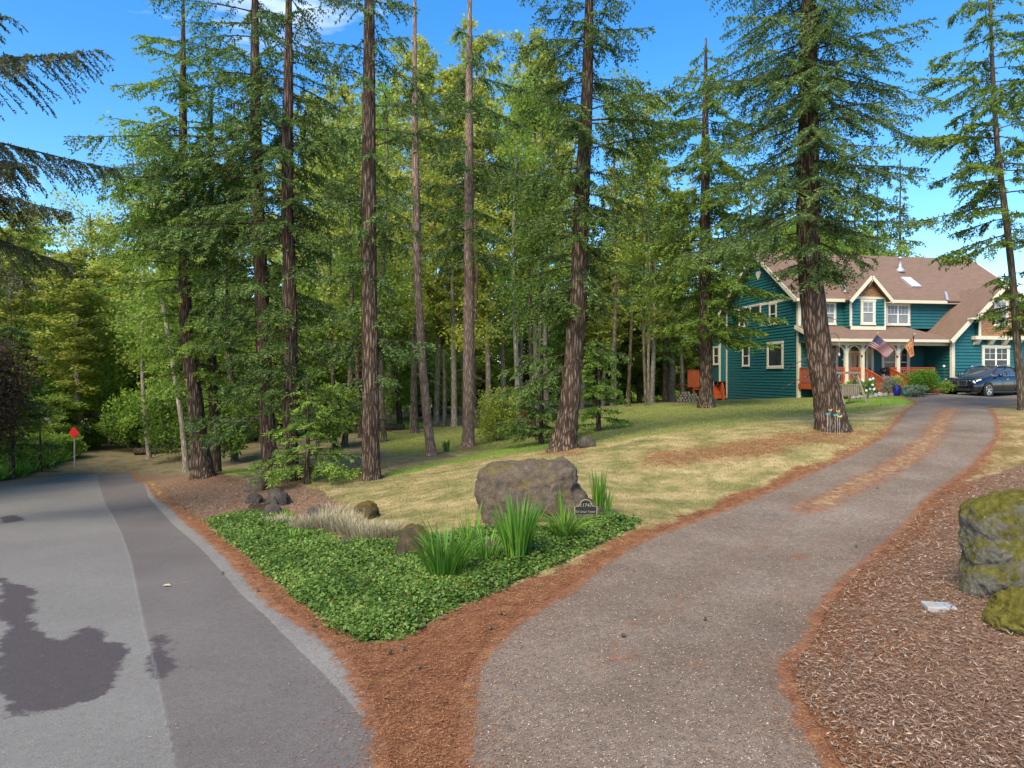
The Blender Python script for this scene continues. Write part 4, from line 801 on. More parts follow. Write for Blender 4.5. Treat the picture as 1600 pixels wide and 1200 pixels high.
def fir_branch(start, azim, Lb, e0, droop, wood, out, seg=.07, card=.12, dens=1., hang=.35, bare=.15, side=.42, wr=None, cw=.036):
    """append twig cards of one fir branch to out"""
    n = max(6, int(Lb/.25)); t = np.linspace(0, 1, n); hd = np.array((math.cos(azim), math.sin(azim), 0.)); sdv = np.array((-hd[1], hd[0], 0))
    wig = rng.normal()*.12*Lb; bend = sdv[None]*(wig*t**2)[:, None]
    sp = start+hd*(Lb*t*np.cos(e0*1.))[:, None]+bend; sp[:, 2] = start[2]+Lb*(np.sin(e0)*t - droop*t**2 + .35*droop*t**4)
    wood.tube(sp[::max(1, n//7)], np.linspace(wr or (.010+.006*Lb), .006, len(sp[::max(1, n//7)])), 4)
    nt_ = int(Lb/.085*dens); tk = np.sort(bare+(1-bare)*rng.random(nt_)**.85); sg = rng.choice([-1., 1.], nt_)
    pos = np.stack([np.interp(tk, t, sp[:, k]) for k in range(3)], 1); tan = norm(np.gradient(sp, axis=0)); tn = norm(np.stack([np.interp(tk, t, tan[:, k]) for k in range(3)], 1))
    lt = (side*Lb*(1-tk)*.9+.20+.10*rng.random(nt_))*np.minimum(1, (tk-bare)*5+.35)*(0.6+.6*rng.random(nt_)); lt = np.minimum(lt, 1.15)
    an = rng.uniform(.6, 1.15, nt_); td = norm(tn*np.cos(an)[:, None]+np.cross(tn, (0, 0, 1.))*(sg*np.sin(an))[:, None]*-1+np.array((0, 0, 1.))*(-hang*rng.uniform(.2, 1.3, nt_))[:, None])
    m = np.maximum(2, (lt/seg).astype(int)); idx = np.repeat(np.arange(nt_), m); first = np.r_[0, np.cumsum(m)[:-1]]; k = np.arange(m.sum())-np.repeat(first, m); s = (k+.5)/m[idx]
    c = pos[idx]+td[idx]*(lt[idx]*s)[:, None]; c[:, 2] -= .35*hang*lt[idx]*s**2*1.6
    sidev = norm(np.cross(td[idx], (0, 0, 1.)) + 1e-6); tint_t = .35+.4*rng.random(nt_)
    for sgn in (-1, 1):
        w_ = rng.uniform(.5, 1.1, len(c))[:, None]; d = norm(td[idx]*.75+sidev*sgn*w_+np.array((0, 0, 1.))*rng.uniform(-.55, .15, len(c))[:, None])
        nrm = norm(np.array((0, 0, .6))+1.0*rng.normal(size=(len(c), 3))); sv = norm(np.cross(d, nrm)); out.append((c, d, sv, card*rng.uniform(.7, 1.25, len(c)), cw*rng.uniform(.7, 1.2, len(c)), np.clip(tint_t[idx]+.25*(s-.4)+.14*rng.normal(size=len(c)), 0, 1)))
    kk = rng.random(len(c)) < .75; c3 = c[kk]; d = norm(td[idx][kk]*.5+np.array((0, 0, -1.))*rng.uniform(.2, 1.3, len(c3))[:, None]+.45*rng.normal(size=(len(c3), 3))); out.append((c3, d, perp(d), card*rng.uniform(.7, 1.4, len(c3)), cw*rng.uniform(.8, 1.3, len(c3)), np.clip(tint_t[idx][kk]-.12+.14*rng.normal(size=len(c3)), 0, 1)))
    # leader tufts along the spine
    q = int(Lb/.05); tq = bare+(1-bare)*rng.random(q); c = np.stack([np.interp(tq, t, sp[:, k2]) for k2 in range(3)], 1); tq_t = norm(np.stack([np.interp(tq, t, tan[:, k2]) for k2 in range(3)], 1)); d = norm(tq_t+.8*rng.normal(size=(q, 3)))
    out.append((c, d, perp(d), card*rng.uniform(.7, 1.2, q), np.full(q, cw), np.clip(.45+.2*rng.normal(size=q), 0, 1)))
    return sp
def out_mesh(out, name, m, parent):
    c, d, s, l_, w_, t_ = [np.concatenate([o[k] for o in out]) for k in range(6)]; v, f = cards(c, d, s, l_, w_)
    return mk(name, v, f, m, parent, attrs={'tint': np.repeat(t_, 4)})
def fir(name, base, path, rad, zlo, ztop, lfun, dens, label, cat='fir tree', group=None, leaf='fir', bark='firbark', azf=None, card=.13, hang=.4, extra=(), e0=(-.25, .15), flare=1.5, dead=14, seg=.08, tw=1., seed=1, ridge=.05, branch_r=None, lfn=None, hfl=1.0, droop=.12, epi=0):
    """base world; path local points; zlo.. local heights with foliage; lfun(h) branch length; dens branches per metre"""
    t = empty(name, base, 0, label, cat, group); V, f, P3, r3, q = trunk_mesh(path, rad, 26 if rad[0] > .25 else 14, flare, seed, hfl, ridge)
    wood = Wood(); wood.v.append(V); wood.f.append(f); wood.n = len(V); out = []; at_ = lambda h: np.array([np.interp(h, P3[:, 2], P3[:, k]) for k in range(3)])
    h = zlo; ga = rng.random()*6
    while h < ztop:
        ga += 2.4+rng.normal()*.5; a = ga
        Lb = lfun(h)*rng.uniform(.65, 1.15)*(azf(a % (2*math.pi)) if azf else 1)
        if Lb > .35: fir_branch(at_(h), a, Lb, rng.uniform(*e0), droop+rng.uniform(0, .12), wood, out, hang=hang*rng.uniform(.6, 1.4), card=card, seg=seg, dens=tw, wr=branch_r, cw=card*.34)
        h += rng.exponential(1/dens)
    for _ in range(epi): fir_branch(at_(rng.uniform(zlo-.3, ztop*.8)), rng.random()*6.28, rng.uniform(.6, 1.5), rng.uniform(-.5, .1), .3, wood, out, hang=.6, card=card, seg=seg, dens=1.3, cw=card*.34)
    for (hh, a, Lb, e, dr, hg) in extra: fir_branch(at_(hh), a, Lb, e, dr, wood, out, hang=hg, card=card, seg=seg, dens=tw, cw=card*.34)
    for _ in range(dead):
        hh = rng.uniform(max(.15*zlo, 1.2), zlo+3); a = rng.random()*6.28; Lb = rng.uniform(.25, 1.3); s0_ = at_(hh); T = np.linspace(0, 1, 5)
        pts = s0_+np.array((math.cos(a), math.sin(a), rng.uniform(-.3, .25)))*Lb*T[:, None]+np.array((0, 0, -.25*Lb))*(T**2)[:, None]; wood.tube(pts, np.linspace(.02, .005, 5), 4)
    wood.build('trunk', M[bark], t)
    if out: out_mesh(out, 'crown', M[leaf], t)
    return t
def path_px(pts, D, sub=True):
    """photo pixels at distance D -> base world point and local path"""
    W = [P(x, y, D) for x, y in pts]; b = GD(pts[0][0], D); b[2] -= .05; W[0] = b.copy(); W = np.array(W); return b, W-b

# ---------------------------------------------------------------- the near firs, one by one (photo column, distance)
TWO = 2*math.pi
def toward(az0, lo=.25, wdt=1.2):
    def f_(a): d = (a-az0+math.pi) % TWO-math.pi; return lo+(1-lo)*math.exp(-(d/wdt)**2)
    return f_
def prof(*pts): x_, y_ = zip(*pts); return lambda h: float(np.interp(h, x_, y_))
# big leaning fir before the house
b, p = path_px([(1301,668),(1294,630),(1283,570),(1273,500),(1266,440),(1262,380),(1262,300),(1263,200),(1264,0),(1266,-250)], 21.5)
fir('fir_tree', b, p, [.45,.41,.385,.37,.355,.34,.33,.30,.22,.1], 5.1, 17.5, prof((4.6,.6),(5.6,1.9),(6.4,3.3),(9,3.9),(13,3.8),(18,2.2)), 13, 'largest fir with a thick leaning trunk, before the porch of the house', hang=.45, leaf='firblue', card=.11, e0=(-.35,.1), flare=1.35, dead=10, seed=3, hfl=1.1, epi=70, extra=[(5.8,-1.2,.9,-.5,.3,.6),(6.,0.2,1.2,-.6,.2,.6),(6.7,3.3,3.7,-.25,.12,.5),(7.0,2.9,4.2,-.25,.15,.6),(6.6,-.2,3.4,.0,.1,.5),(8.3,.15,4.4,.15,.15,.4),(6.9,3.6,3.0,-.35,.1,.6)], azf=lambda a: .8+.2*math.cos(a-3.1)**2)
# curved dark fir left of centre
b, p = path_px([(880,704),(887,660),(893,600),(899,530),(905,440),(907,380),(911,280),(917,160),(921,0),(922,-150)], 22.7)
fir('fir_tree', b, p, [.37,.33,.31,.295,.275,.255,.23,.19,.13,.07], 4.4, 16, prof((4.4,1.9),(7,2.7),(10,3.1),(14,2.4)), 6.5, 'dark fir with a curving trunk behind the big brown boulder', hang=.6, leaf='fir', card=.13, e0=(-.2,.3), dead=26, seed=5, epi=30, azf=lambda a: .55+.45*abs(math.cos(a)), extra=[(2.6,3.1,2.9,-.25,.05,.5),(2.9,2.8,2.6,-.3,.1,.5),(3.3,3.4,2.4,-.2,.1,.5),(2.9,3.6,2.2,-.3,.1,.5),(3.6,.1,2.0,-.15,.1,.5),(5.2,3.2,3.0,-.2,.2,.9),(6.2,3.0,3.2,-.1,.25,1.0),(5.6,2.7,2.4,-.2,.25,1.),(8.6,.2,4.2,-.1,.2,.5),(10,.1,4.0,.35,.25,.4),(11,.3,4.4,.2,.22,.4),(9.4,3.,3.6,.1,.2,.8)])
# centre straight firs
b, p = path_px([(580,749),(580,640),(578,500),(577,350),(577,150),(578,-100)], 21.5)
fir('fir_tree', b, p, [.27,.26,.25,.235,.2,.12], 3.1, 16, prof((3,1.0),(5,1.2),(8,1.5),(12,2.4),(16,1.6)), 3.6, 'straight dark fir alone on the dry lawn edge, left of the pale trunks', hang=.6, leaf='firblue', card=.125, dead=22, seed=8, extra=[(10.5,.15,3.4,.35,.0,.2),(11.8,.1,2.8,.05,.02,.2),(8.3,.3,1.6,-.1,.2,.7),(4.6,3.2,1.9,-.1,.15,.6),(4.4,-.2,1.9,.1,.2,.7),(4.2,.5,1.6,.0,.2,.7),(4.4,2.7,2.2,-.1,.2,.6),(6.5,3.3,1.8,0,.2,.6)])
b, p = path_px([(675,709),(668,660),(659,560),(652,430),(650,300),(648,150),(648,-60)], 28)
fir('fir_tree', b, p, [.19,.18,.17,.15,.14,.12,.05], 10.5, 17, prof((10,.9),(17,1.6)), 1.6, 'slim pale fir with a leaning pinkish trunk, lower crown bare', leaf='fir', bark='pinkbark', card=.15, dead=30, seed=9, ridge=.03, flare=1.5)
b, p = path_px([(732,698),(732,600),(733,450),(733,300),(733,150),(734,-60)], 32)
fir('fir_tree', b, p, [.27,.26,.25,.22,.17,.07], 8.6, 20, prof((8.6,1.6),(12,2.6),(17,2.8),(20,1.2)), 2.6, 'straight pale fir with a bare pinkish trunk, right of the slim leaning one', leaf='firblue', bark='pinkbark', card=.16, dead=40, seed=11, hang=.7, ridge=.03, extra=[(9.6,3.1,2.4,-.1,.25,.8),(9.2,0.,2.2,-.1,.25,.8),(13.5,.1,3.4,.0,.25,.6)])
# left group
b, p = path_px([(453,751),(453,680),(455,560),(452,430),(448,300),(450,150),(452,-80)], 22)
fir('fir_tree', b, p, [.25,.23,.21,.20,.18,.16,.06], 2.5, 16, prof((2.5,1.3),(6,1.7),(10,2.3),(14,2.0)), 6.5, 'right one of the pair of firs with dark red trunks at the mulch edge', bark='redbark', card=.125, dead=12, seed=13, hang=.5, leaf='fir', extra=[(2.3,.2,2.1,.1,.12,.4),(2.2,-.5,1.9,.1,.15,.4),(2.4,.7,1.9,.05,.15,.4),(2.6,-.15,2.3,.1,.15,.4),(1.9,.0,1.9,.05,.15,.5)])
b, p = path_px([(426,751),(419,680),(413,560),(408,430),(402,300),(399,150),(398,-80)], 23)
fir('fir_tree', b, p, [.27,.25,.24,.22,.20,.17,.06], 2.9, 16.5, prof((2.9,1.7),(6,2.4),(8,3.2),(12,4.2),(15,3)), 7, 'left one of the pair of firs with dark red trunks at the mulch edge', bark='redbark', card=.13, dead=12, seed=14, hang=.6, leaf='firblue', azf=lambda a: .65+.35*math.cos(a-3.3)**2, extra=[(2.2,3.0,2.6,.05,.12,.4),(2.0,3.5,2.4,.1,.15,.45),(2.1,2.6,2.2,.05,.15,.4),(1.7,3.2,2.6,.05,.15,.5),(10.6,3.2,5.2,.1,.22,.8),(11.4,3.5,5.6,.1,.25,.9),(9.9,3.0,4.4,.05,.25,.9),(10.2,3.4,5.4,.05,.2,.9),(9.3,3.2,4.6,.05,.22,.9),(8.7,3.5,4.0,.0,.22,.9),(9.6,2.7,4.6,.1,.25,.9),(8.2,3.1,3.8,.0,.22,.9),(11.2,2.9,5.6,.1,.22,.9)], epi=20)
b, p = path_px([(319,744),(311,690),(303,610),(294,560),(290,500),(287,400),(286,200),(286,0)], 24)
fir('fir_tree', b, p, [.31,.28,.25,.23,.21,.18,.13,.05], 3.4, 15.5, prof((4,1.8),(7,2.5),(10,3.0),(14,2.2)), 8, 'fir with a thick grey-brown leaning trunk by the end of the road', card=.13, dead=8, seed=16, hang=.4, leaf='firlime', flare=1.6, extra=[(2.8,.1,2.2,-.05,.2,.5),(3.1,.5,1.9,-.05,.2,.5)])
b, p = path_px([(337,740),(335,660),(331,580),(330,400),(330,150)], 25.5)
fir('fir_tree', b, p, [.19,.18,.16,.12,.05], 3.2, 12, prof((3,1.5),(7,2.),(12,1.2)), 5, 'dark slim fir just behind the thick leaning trunk by the road end', card=.14, dead=10, seed=17, hang=.5, leaf='fir', bark='darkbark')
# fir before the deck, fir right of the drive, off-frame fir whose limbs hang into view
b, p = path_px([(1104,629),(1103,560),(1102,400),(1102,200),(1103,60)], 37)
fir('fir_tree', b, p, [.36,.34,.30,.18,.05], 3.6, 19.5, prof((3.6,2.4),(6,3.5),(10,3.6),(15,3.2),(20,.8)), 7, 'fir standing before the red rear deck of the house', card=.2, dead=10, seed=19, hang=.45, leaf='firlime', seg=.12, extra=[(5.5,-.1,4.2,-.1,.12,.4),(7.,.0,4.6,-.1,.12,.4),(4.,-.2,3.6,-.1,.12,.4),(4.8,3.2,3.,-.1,.1,.4)])
b, p = path_px([(1600,640),(1591,560),(1583,440),(1572,340),(1560,250),(1552,140),(1545,-60)], 27)
fir('fir_tree', b, p, [.17,.15,.135,.125,.11,.09,.04], 3.2, 17, prof((3,1.1),(6,2.0),(9,3.2),(13,3.2),(17,1.5)), 5.2, 'fir at the right side of the driveway, beside the parked car', card=.16, dead=10, seed=21, hang=.35, leaf='firlime', bark='greybark', azf=lambda a: .7+.3*math.cos(a-3.1)**2, extra=[(7,3.3,3.6,-.2,.15,.5),(8.2,3.1,3.8,-.1,.15,.4),(10.8,3.2,4.2,.1,.2,.5)])
base = GD(-230, 14.5)
fir('fir_tree', base, [(0,0,0),(.1,0,6),(.2,0,13)], [.34,.28,.1], 5.0, 12, prof((5,2.4),(9,3.5)), 3, 'fir just past the left edge whose dark limbs hang over the road', leaf='firbrown', card=.085, seg=.035, hang=.55, dead=2, seed=23, droop=.2, tw=1.9,
    extra=[(6.6+.55*k, .1+.35*math.sin(k*2.1), 3.9+.15*k+.5*math.sin(k*3.3), -.15+.06*k, .25+.08*math.sin(k*1.7), .6) for k in range(7)])
base = GD(1850, 20)
fir('fir_tree', base, [(0,0,0),(.1,0,7),(.2,0,14)], [.34,.28,.1], 7.5, 13, prof((7,2.6),(13,3.2)), 3, 'fir past the right edge with boughs reaching over the driveway', leaf='fir', card=.13, hang=.5, dead=2, seed=24, extra=[(10.4,3.1,5.6,.0,.1,.6),(10.8,2.8,5.4,.1,.1,.6),(9.2,3.4,4.6,-.05,.1,.5),(8.4,3.2,4.4,-.05,.12,.5),(7.8,3.0,3.9,-.1,.12,.5),(9.9,3.3,5.2,.05,.1,.5),(11.4,3.0,5.8,.05,.1,.6)])
# young bright fir under the left pair
def small_fir(px, D, h, w_, label, leaf='firlime', card=.12, seed=1, dens=11, group=None, base_h=.3):
    b = GD(px, D); return fir('young_fir', b, [(0,0,-.05),(.03,0,h*.5),(0,0,h)], [.05+.01*h, .03+.006*h, .01], base_h, h*.97, lambda z: max(.3, w_*(1-z/h*.9)), dens, label, 'young fir', group=group, leaf=leaf, card=card, dead=0, seed=seed, hang=.3, e0=(-.05, .25), tw=1.1, ridge=.02)
small_fir(480, 21.2, 3.4, 1.9, 'bright young fir spreading before the pair of dark red trunks', seed=31)
small_fir(845, 27, 4.6, 2.1, 'broad young fir with drooping boughs left of the curving trunk', leaf='fir', card=.15, seed=33, dens=9)
small_fir(935, 30, 5.0, 1.8, 'young fir behind the curving trunk, toward the house', leaf='firlime', card=.16, seed=34, dens=8)
small_fir(18, 30, 7.5, 2.4, 'dark young conifer on the green bank at the left edge', leaf='fir', card=.17, seed=35, dens=7, base_h=1.4)
small_fir(62, 33, 2.8, .8, 'thin little conifer beside the red warning sign', leaf='fir', card=.15, seed=36, dens=7)

# ---------------------------------------------------------------- broadleaf trees behind
def broad(name, h, crown_w, crown_lo, nleaf, leaf, bark, size, nl, label=None, cat='tree', slender=True, loc=(0, 0, 0), r0=.16, lean=(0, 0), clump=.9, hide_trunk=False):
    t = empty(name, loc, 0, label, cat); k = 7; T = np.linspace(0, 1, k); path = np.c_[lean[0]*T+.12*np.sin(T*5+rng.random()*6), lean[1]*T+.12*np.sin(T*4+rng.random()*6), h*.93*T]
    V, f, P3, r3, q = trunk_mesh(path, r0*(1-T*.9), 10, 1.4, int(rng.integers(99)), .7, .04); w_ = Wood(); w_.v.append(V); w_.f.append(f); w_.n = len(V); C_ = []; rads = []
    for i in range(nl):
        hh = crown_lo+(h-crown_lo)*((i+rng.random())/nl)**.9*.97; a = i*2.4+rng.random(); u = (hh-crown_lo)/(h-crown_lo)
        wd = crown_w*(math.sin(math.pi*min(1, .18+u*.8))**.7 if not slender else (.35+.65*math.sin(math.pi*(.12+.8*u))))*rng.uniform(.55, 1.1)
        s0_ = np.array([np.interp(hh*.97, P3[:, 2], P3[:, m]) for m in range(3)]); up = .9 if slender else .35
        d = np.array((math.cos(a), math.sin(a), up+rng.normal()*.2)); TT = np.linspace(0, 1, 5); pts = s0_+d*wd*TT[:, None]+np.array((0, 0, .15*wd))*(TT**2)[:, None]
        w_.tube(pts, np.linspace(.02+.02*wd, .008, 5), 4)
        nb = 3+int(wd*1.6)
        for q_ in range(nb): tt = .25+.75*(q_+rng.random())/nb; c = s0_+d*wd*tt+rng.normal(size=3)*.22*wd; C_.append(c); rads.append(clump*rng.uniform(.35, .75)*(.6+.25*crown_w/2))
    C_ = np.array(C_); rads = np.array(rads); per = rng.multinomial(nleaf, (rads**2)/np.sum(rads**2)); idx = np.repeat(np.arange(len(C_)), per); n = len(idx)
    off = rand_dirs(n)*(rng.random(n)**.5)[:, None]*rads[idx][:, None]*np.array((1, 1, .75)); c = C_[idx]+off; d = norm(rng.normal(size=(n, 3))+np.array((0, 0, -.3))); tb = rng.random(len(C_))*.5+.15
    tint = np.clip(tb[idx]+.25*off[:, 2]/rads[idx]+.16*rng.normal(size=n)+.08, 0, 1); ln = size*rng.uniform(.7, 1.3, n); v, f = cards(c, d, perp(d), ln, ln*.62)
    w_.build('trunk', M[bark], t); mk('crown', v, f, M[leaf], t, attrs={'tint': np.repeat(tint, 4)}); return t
FAR = (0, -400, 0)
protos = {}
def proto(kind, maker):
    protos[kind] = [maker(i) for i in range(3)]
proto('alder', lambda i: broad('alder_tree', 21+i*2, 1.9, 5.5, 8600, 'leafy', 'palebark', .23, 46, r0=.19, lean=(rng.normal()*.6, 0)))
proto('maple', lambda i: broad('maple_tree', 11+i*1.5, 3.3, 1.6, 10500, 'leaf', 'darkbark', .24, 34, slender=False, r0=.16, lean=(rng.normal()*.5, 0), clump=1.1))
proto('deep', lambda i: broad('maple_tree', 12+i*2, 3.4, 2.2, 9500, 'leafd', 'darkbark', .25, 34, slender=False, r0=.2, clump=1.15))
proto('bush', lambda i: broad('understorey_shrub', 4.2+i*.6, 2.1, .4, 6500, 'leaf' if i != 1 else 'leafd', 'greybark', .20, 18, slender=False, r0=.06, cat='shrub', clump=1.0))
def bgfir(i):
    h = 17+i*3; return fir('background_fir', (0, 0, 0), [(0,0,0),(.1,0,h*.5),(0,0,h)], [.26,.17,.03], 2.5+i*1.6, h*.98, lambda z: max(.4, 3.3*(1-z/h)**.75), 5.2, None, 'fir tree', leaf=['fir', 'firlime', 'firblue'][i], bark='darkbark', card=.30, hang=.5, dead=6, seed=40+i, seg=.2, tw=.55)
proto('fir', bgfir)
for k_, c_ in (('alder', 'tree'), ('maple', 'tree'), ('deep', 'tree'), ('bush', 'shrub'), ('fir', 'fir tree')):
    for o_ in protos[k_]: o_['category'] = c_
used = set()
LAB = {'alder': ('tall slender yellow-green tree in the wood behind the lawn', 'slender trees of the wood'), 'maple': ('leafy mid-green tree in the wood behind the lawn', 'leafy green trees of the wood'),
       'deep': ('dark green broadleaf tree in the depth of the wood', 'dark green trees of the wood'), 'bush': ('leafy shrub under the trees of the wood', 'shrubs of the wood'), 'fir': ('background fir rising in the wood beyond the lawn', 'firs in the background')}
def plant(kind, px, D, hs=1., ws=1., label=None, group=None, var=None):
    i = int(rng.integers(3)) if var is None else var; p = protos[kind][i]; key = (kind, i)
    if key not in used: o_ = p; used.add(key)
    else:
        o_ = p.copy(); COL.objects.link(o_)
        for ch in list(p.children): c_ = ch.copy(); COL.objects.link(c_); c_.parent = o_
    g_ = GD(px, D); o_.location = (g_[0], g_[1], g_[2]-.08); o_.rotation_euler = (0, 0, rng.random()*6.28); o_.scale = (ws, ws, hs); o_['label'] = label or LAB[kind][0]
    if label is None: o_['group'] = group or LAB[kind][1]
    elif 'group' in o_: del o_['group']
    return o_
# rows of the wood: (kind, px list range, count, D range, height range)
def row(kind, x0, x1, n, D0, D1, h0, h1, w0=.9, w1=1.15):
    for k in range(n):
        px = x0+(x1-x0)*(k+rng.uniform(.15, .85))/n; plant(kind, px, rng.uniform(D0, D1), rng.uniform(h0, h1), rng.uniform(w0, w1))
row('alder', 470, 900, 21, 42, 66, .92, 1.28); row('alder', 150, 470, 9, 46, 66, .70, .95); row('alder', 900, 1080, 7, 50, 70, .62, .82)
row('maple', 130, 620, 12, 40, 60, .8, 1.15); row('maple', 620, 1120, 12, 58, 78, .8, 1.1); row('deep', 560, 1130, 6, 62, 84, .9, 1.2); row('deep', 120, 560, 5, 52, 75, .9, 1.2)
row('maple', -160, 130, 6, 41, 54, .9, 1.2); row('deep', -200, 100, 2, 46, 62, .9, 1.25); row('bush', 200, 560, 9, 40, 55, .7, 1.1); row('bush', 560, 1130, 16, 62, 80, .8, 1.3)
row('bush', -100, 110, 6, 37, 46, .6, .9); row('fir', 940, 1160, 5, 52, 66, .75, 1.0); row('fir', 1165, 1390, 9, 60, 72, .92, 1.1); row('fir', 120, 560, 4, 48, 66, .8, 1.0); row('fir', 620, 900, 2, 74, 88, .9, 1.15)
plant('fir', 1407, 66, 1.33, .8, 'tall thin fir rising alone behind the house roof', var=0)
row('maple', 1165, 1390, 7, 60, 70, 1.2, 1.42, 1.1, 1.35)
row('alder', -20, 200, 7, 40, 52, .52, .70)
row('fir', 1640, 1900, 4, 40, 60, .8, 1.); row('maple', -700, -200, 8, 18, 45, .8, 1.1)
SLAB = ['slim grey tree nearest the right side of the lone straight fir', 'slim tree leaning left between the lone fir and the leaning pale trunk', 'dark stout slim tree just left of the leaning pale trunk', 'thin grey tree between the two pale trunks', 'slim dark tree close behind the right-hand pale trunk', 'slim tree behind the yellow-green round shrub', 'thinner grey stem of the pair right of the yellow-green round shrub', 'thinnest stem just left of the curving fir', 'slim tree half hidden behind the lone straight fir', 'slim tree leaning right, left of the lone straight fir', 'slim tree midway between the paired trunks and the lone fir', 'slim tree leaning left nearest the road end', 'slim leaning tree just left of the thick leaning trunk', 'slim upright stem left of the road-end leaning trees', 'pale slim stem standing behind the red sign', 'slim tree between the thick leaning trunk and the paired trunks', 'dark slim tree just left of the fir by the deck', 'slim stem right behind the curving fir', 'thin stem behind the middle of the upper lawn', 'very thin stem left of its thin twin behind the upper lawn', 'very thin stem right of its thin twin behind the upper lawn']
# slim trunks standing on the grass in the middle distance
for SI, (px, py, D, wpx_, lean) in enumerate([(600,690,0,9,0),(625,671,0,8,-6),(651,676,0,11,0),(692,664,0,6,0),(745,668,0,8,-2),(806,667,0,8,0),(832,667,0,7,0),(846,667,0,6,0),(562,684,0,8,0),(540,697,0,9,6),(517,700,0,7,4),(236,0,38,7,-12),(284,0,31,9,-22),(219,0,42,6,4),(163,0,48,7,-8),(360,0,33,10,0),(1049,627,0,12,0),(960,634,0,7,0),(985,634,0,6,3),(1008,634,0,5,0),(1016,632,0,5,-3)]):
    g_ = G(px, py) if py else GD(px, D); D_ = g_[1]; r0_ = wpx_/2/F*D_; h_ = rng.uniform(14, 20); t_ = empty('slim_tree', (g_[0], g_[1], g_[2]-.05), 0, None, 'tree')
    T = np.linspace(0, 1, 8); lx = lean/F*D_*2.2; path = np.c_[lx*T+.15*np.sin(T*6+px), .2*np.sin(T*5+px), h_*T]; V, f, P3, r3, q = trunk_mesh(path, r0_*(1.05-T*.8), 10, 1.5, px, .6, .05)
    w_ = Wood(); w_.v.append(V); w_.f.append(f); w_.n = len(V); out = []
    for q_ in range(13):
        hh = rng.uniform(h_*.3, h_*.98); a = rng.random()*6.28; s0_ = np.array([np.interp(hh, P3[:, 2], P3[:, m]) for m in range(3)]); Lb = rng.uniform(.7, 2.0); TT = np.linspace(0, 1, 5)
        pts = s0_+np.array((math.cos(a), math.sin(a), .7))*Lb*TT[:, None]; w_.tube(pts, np.linspace(.03, .008, 5), 4); n = 260; c = pts[rng.integers(1, 5, n)]+rng.normal(size=(n, 3))*.33; d = norm(rng.normal(size=(n, 3))); ln = .2*rng.uniform(.7, 1.2, n); out.append((c, d, perp(d), ln, ln*.6, np.clip(.4+.2*rng.normal(size=n), 0, 1)))
    w_.build('trunk', M[['greybark', 'darkbark', 'palebark'][px % 3]], t_); out_mesh(out, 'crown', M[['leaf', 'leafy'][px % 2]], t_)
    t_['label'] = SLAB[SI]; t_['group'] = 'slim trees before the wood'
# far wood mass
n = 90000; aa = rng.uniform(-.95, .62, n); DD = rng.uniform(86, 112, n); x = np.tan(aa)*DD; hh = 4+9*np.abs(nz(x, DD, .11, 3))+2.5*nz(x, DD, .5, 1); z = rng.random(n)**.9*np.maximum(hh, 3)
c = np.c_[x, DD, terr(x, DD)+z]; d = norm(rng.normal(size=(n, 3))); ln = rng.uniform(.4, .8, n); v, f = cards(c, d, perp(d), ln, ln*.7)
o = mk('distant_wood', v, f, M['leaf'], attrs={'tint': np.repeat(np.clip(.45+.3*nz(x, z*3, .3, 5)+.2*rng.normal(size=n), 0, 1), 4)}); tag(o, 'unbroken green mass of the far wood seen between the trunks', 'wood', kind='stuff')
# ---------------------------------------------------------------- boulders and rocks
def rockmat(name, base, moss, moss_amt, mcol):
    m, t, b, l = newmat(name); tcn = t.nodes.new('ShaderNodeTexCoord').outputs['Object']; g = t.nodes.new('ShaderNodeNewGeometry')
    c1 = speck(t, l, tcn, 5.5, [(.34, tuple(x*.35 for x in base)), (.44, tuple(x*.62 for x in base)), (.54, base), (.66, tuple(min(1, x*2.1) for x in base))], detail=14, rough=.88)
    mo = speck(t, l, tcn, 14, [(.3, tuple(x*.35 for x in mcol)), (.55, mcol), (.75, tuple(x*1.7 for x in mcol))], detail=8)
    sx = N(t, 'ShaderNodeSeparateXYZ'); l(g.outputs['Normal'], sx.inputs[0]); n = N(t, 'ShaderNodeTexNoise', Scale=2.6, Detail=10, Roughness=.75); l(tcn, n.inputs['Vector'])
    a = N(t, 'ShaderNodeMath', operation='MULTIPLY_ADD'); l(sx.outputs['Z'], a.inputs[0]); a.inputs[1].default_value = moss; l(n.outputs[0], a.inputs[2])
    r = N(t, 'ShaderNodeMapRange'); r.inputs['From Min'].default_value = .62-moss_amt; r.inputs['From Max'].default_value = .74-moss_amt; l(a.outputs[0], r.inputs[0])
    l(mixc(t, l, r.outputs[0], c1, mo), b.inputs['Base Color']); b.inputs['Roughness'].default_value = .95; b.inputs['Specular IOR Level'].default_value = .2
    n2 = N(t, 'ShaderNodeTexNoise', Scale=7, Detail=14, Roughness=.85); l(tcn, n2.inputs['Vector']); bn = N(t, 'ShaderNodeBump', Strength=1, Distance=.07); l(n2.outputs[0], bn.inputs['Height']); l(bn.outputs[0], b.inputs['Normal']); return m
M['basalt'] = rockmat('basalt', (.165, .122, .088), .08, .06, (.17, .13, .03)); M['lichen'] = rockmat('lichen_rock', (.25, .23, .19), .22, .17, (.17, .15, .025)); M['dark_rock'] = rockmat('dark_rock', (.10, .08, .065), .12, .0, (.10, .11, .03)); M['mossrock'] = rockmat('mossy_rock', (.14, .12, .08), .3, .30, (.20, .17, .03))
M['rustrock'] = rockmat('rusty_moss_rock', (.10, .07, .045), .14, .12, (.15, .10, .02))
from mathutils import noise as mn
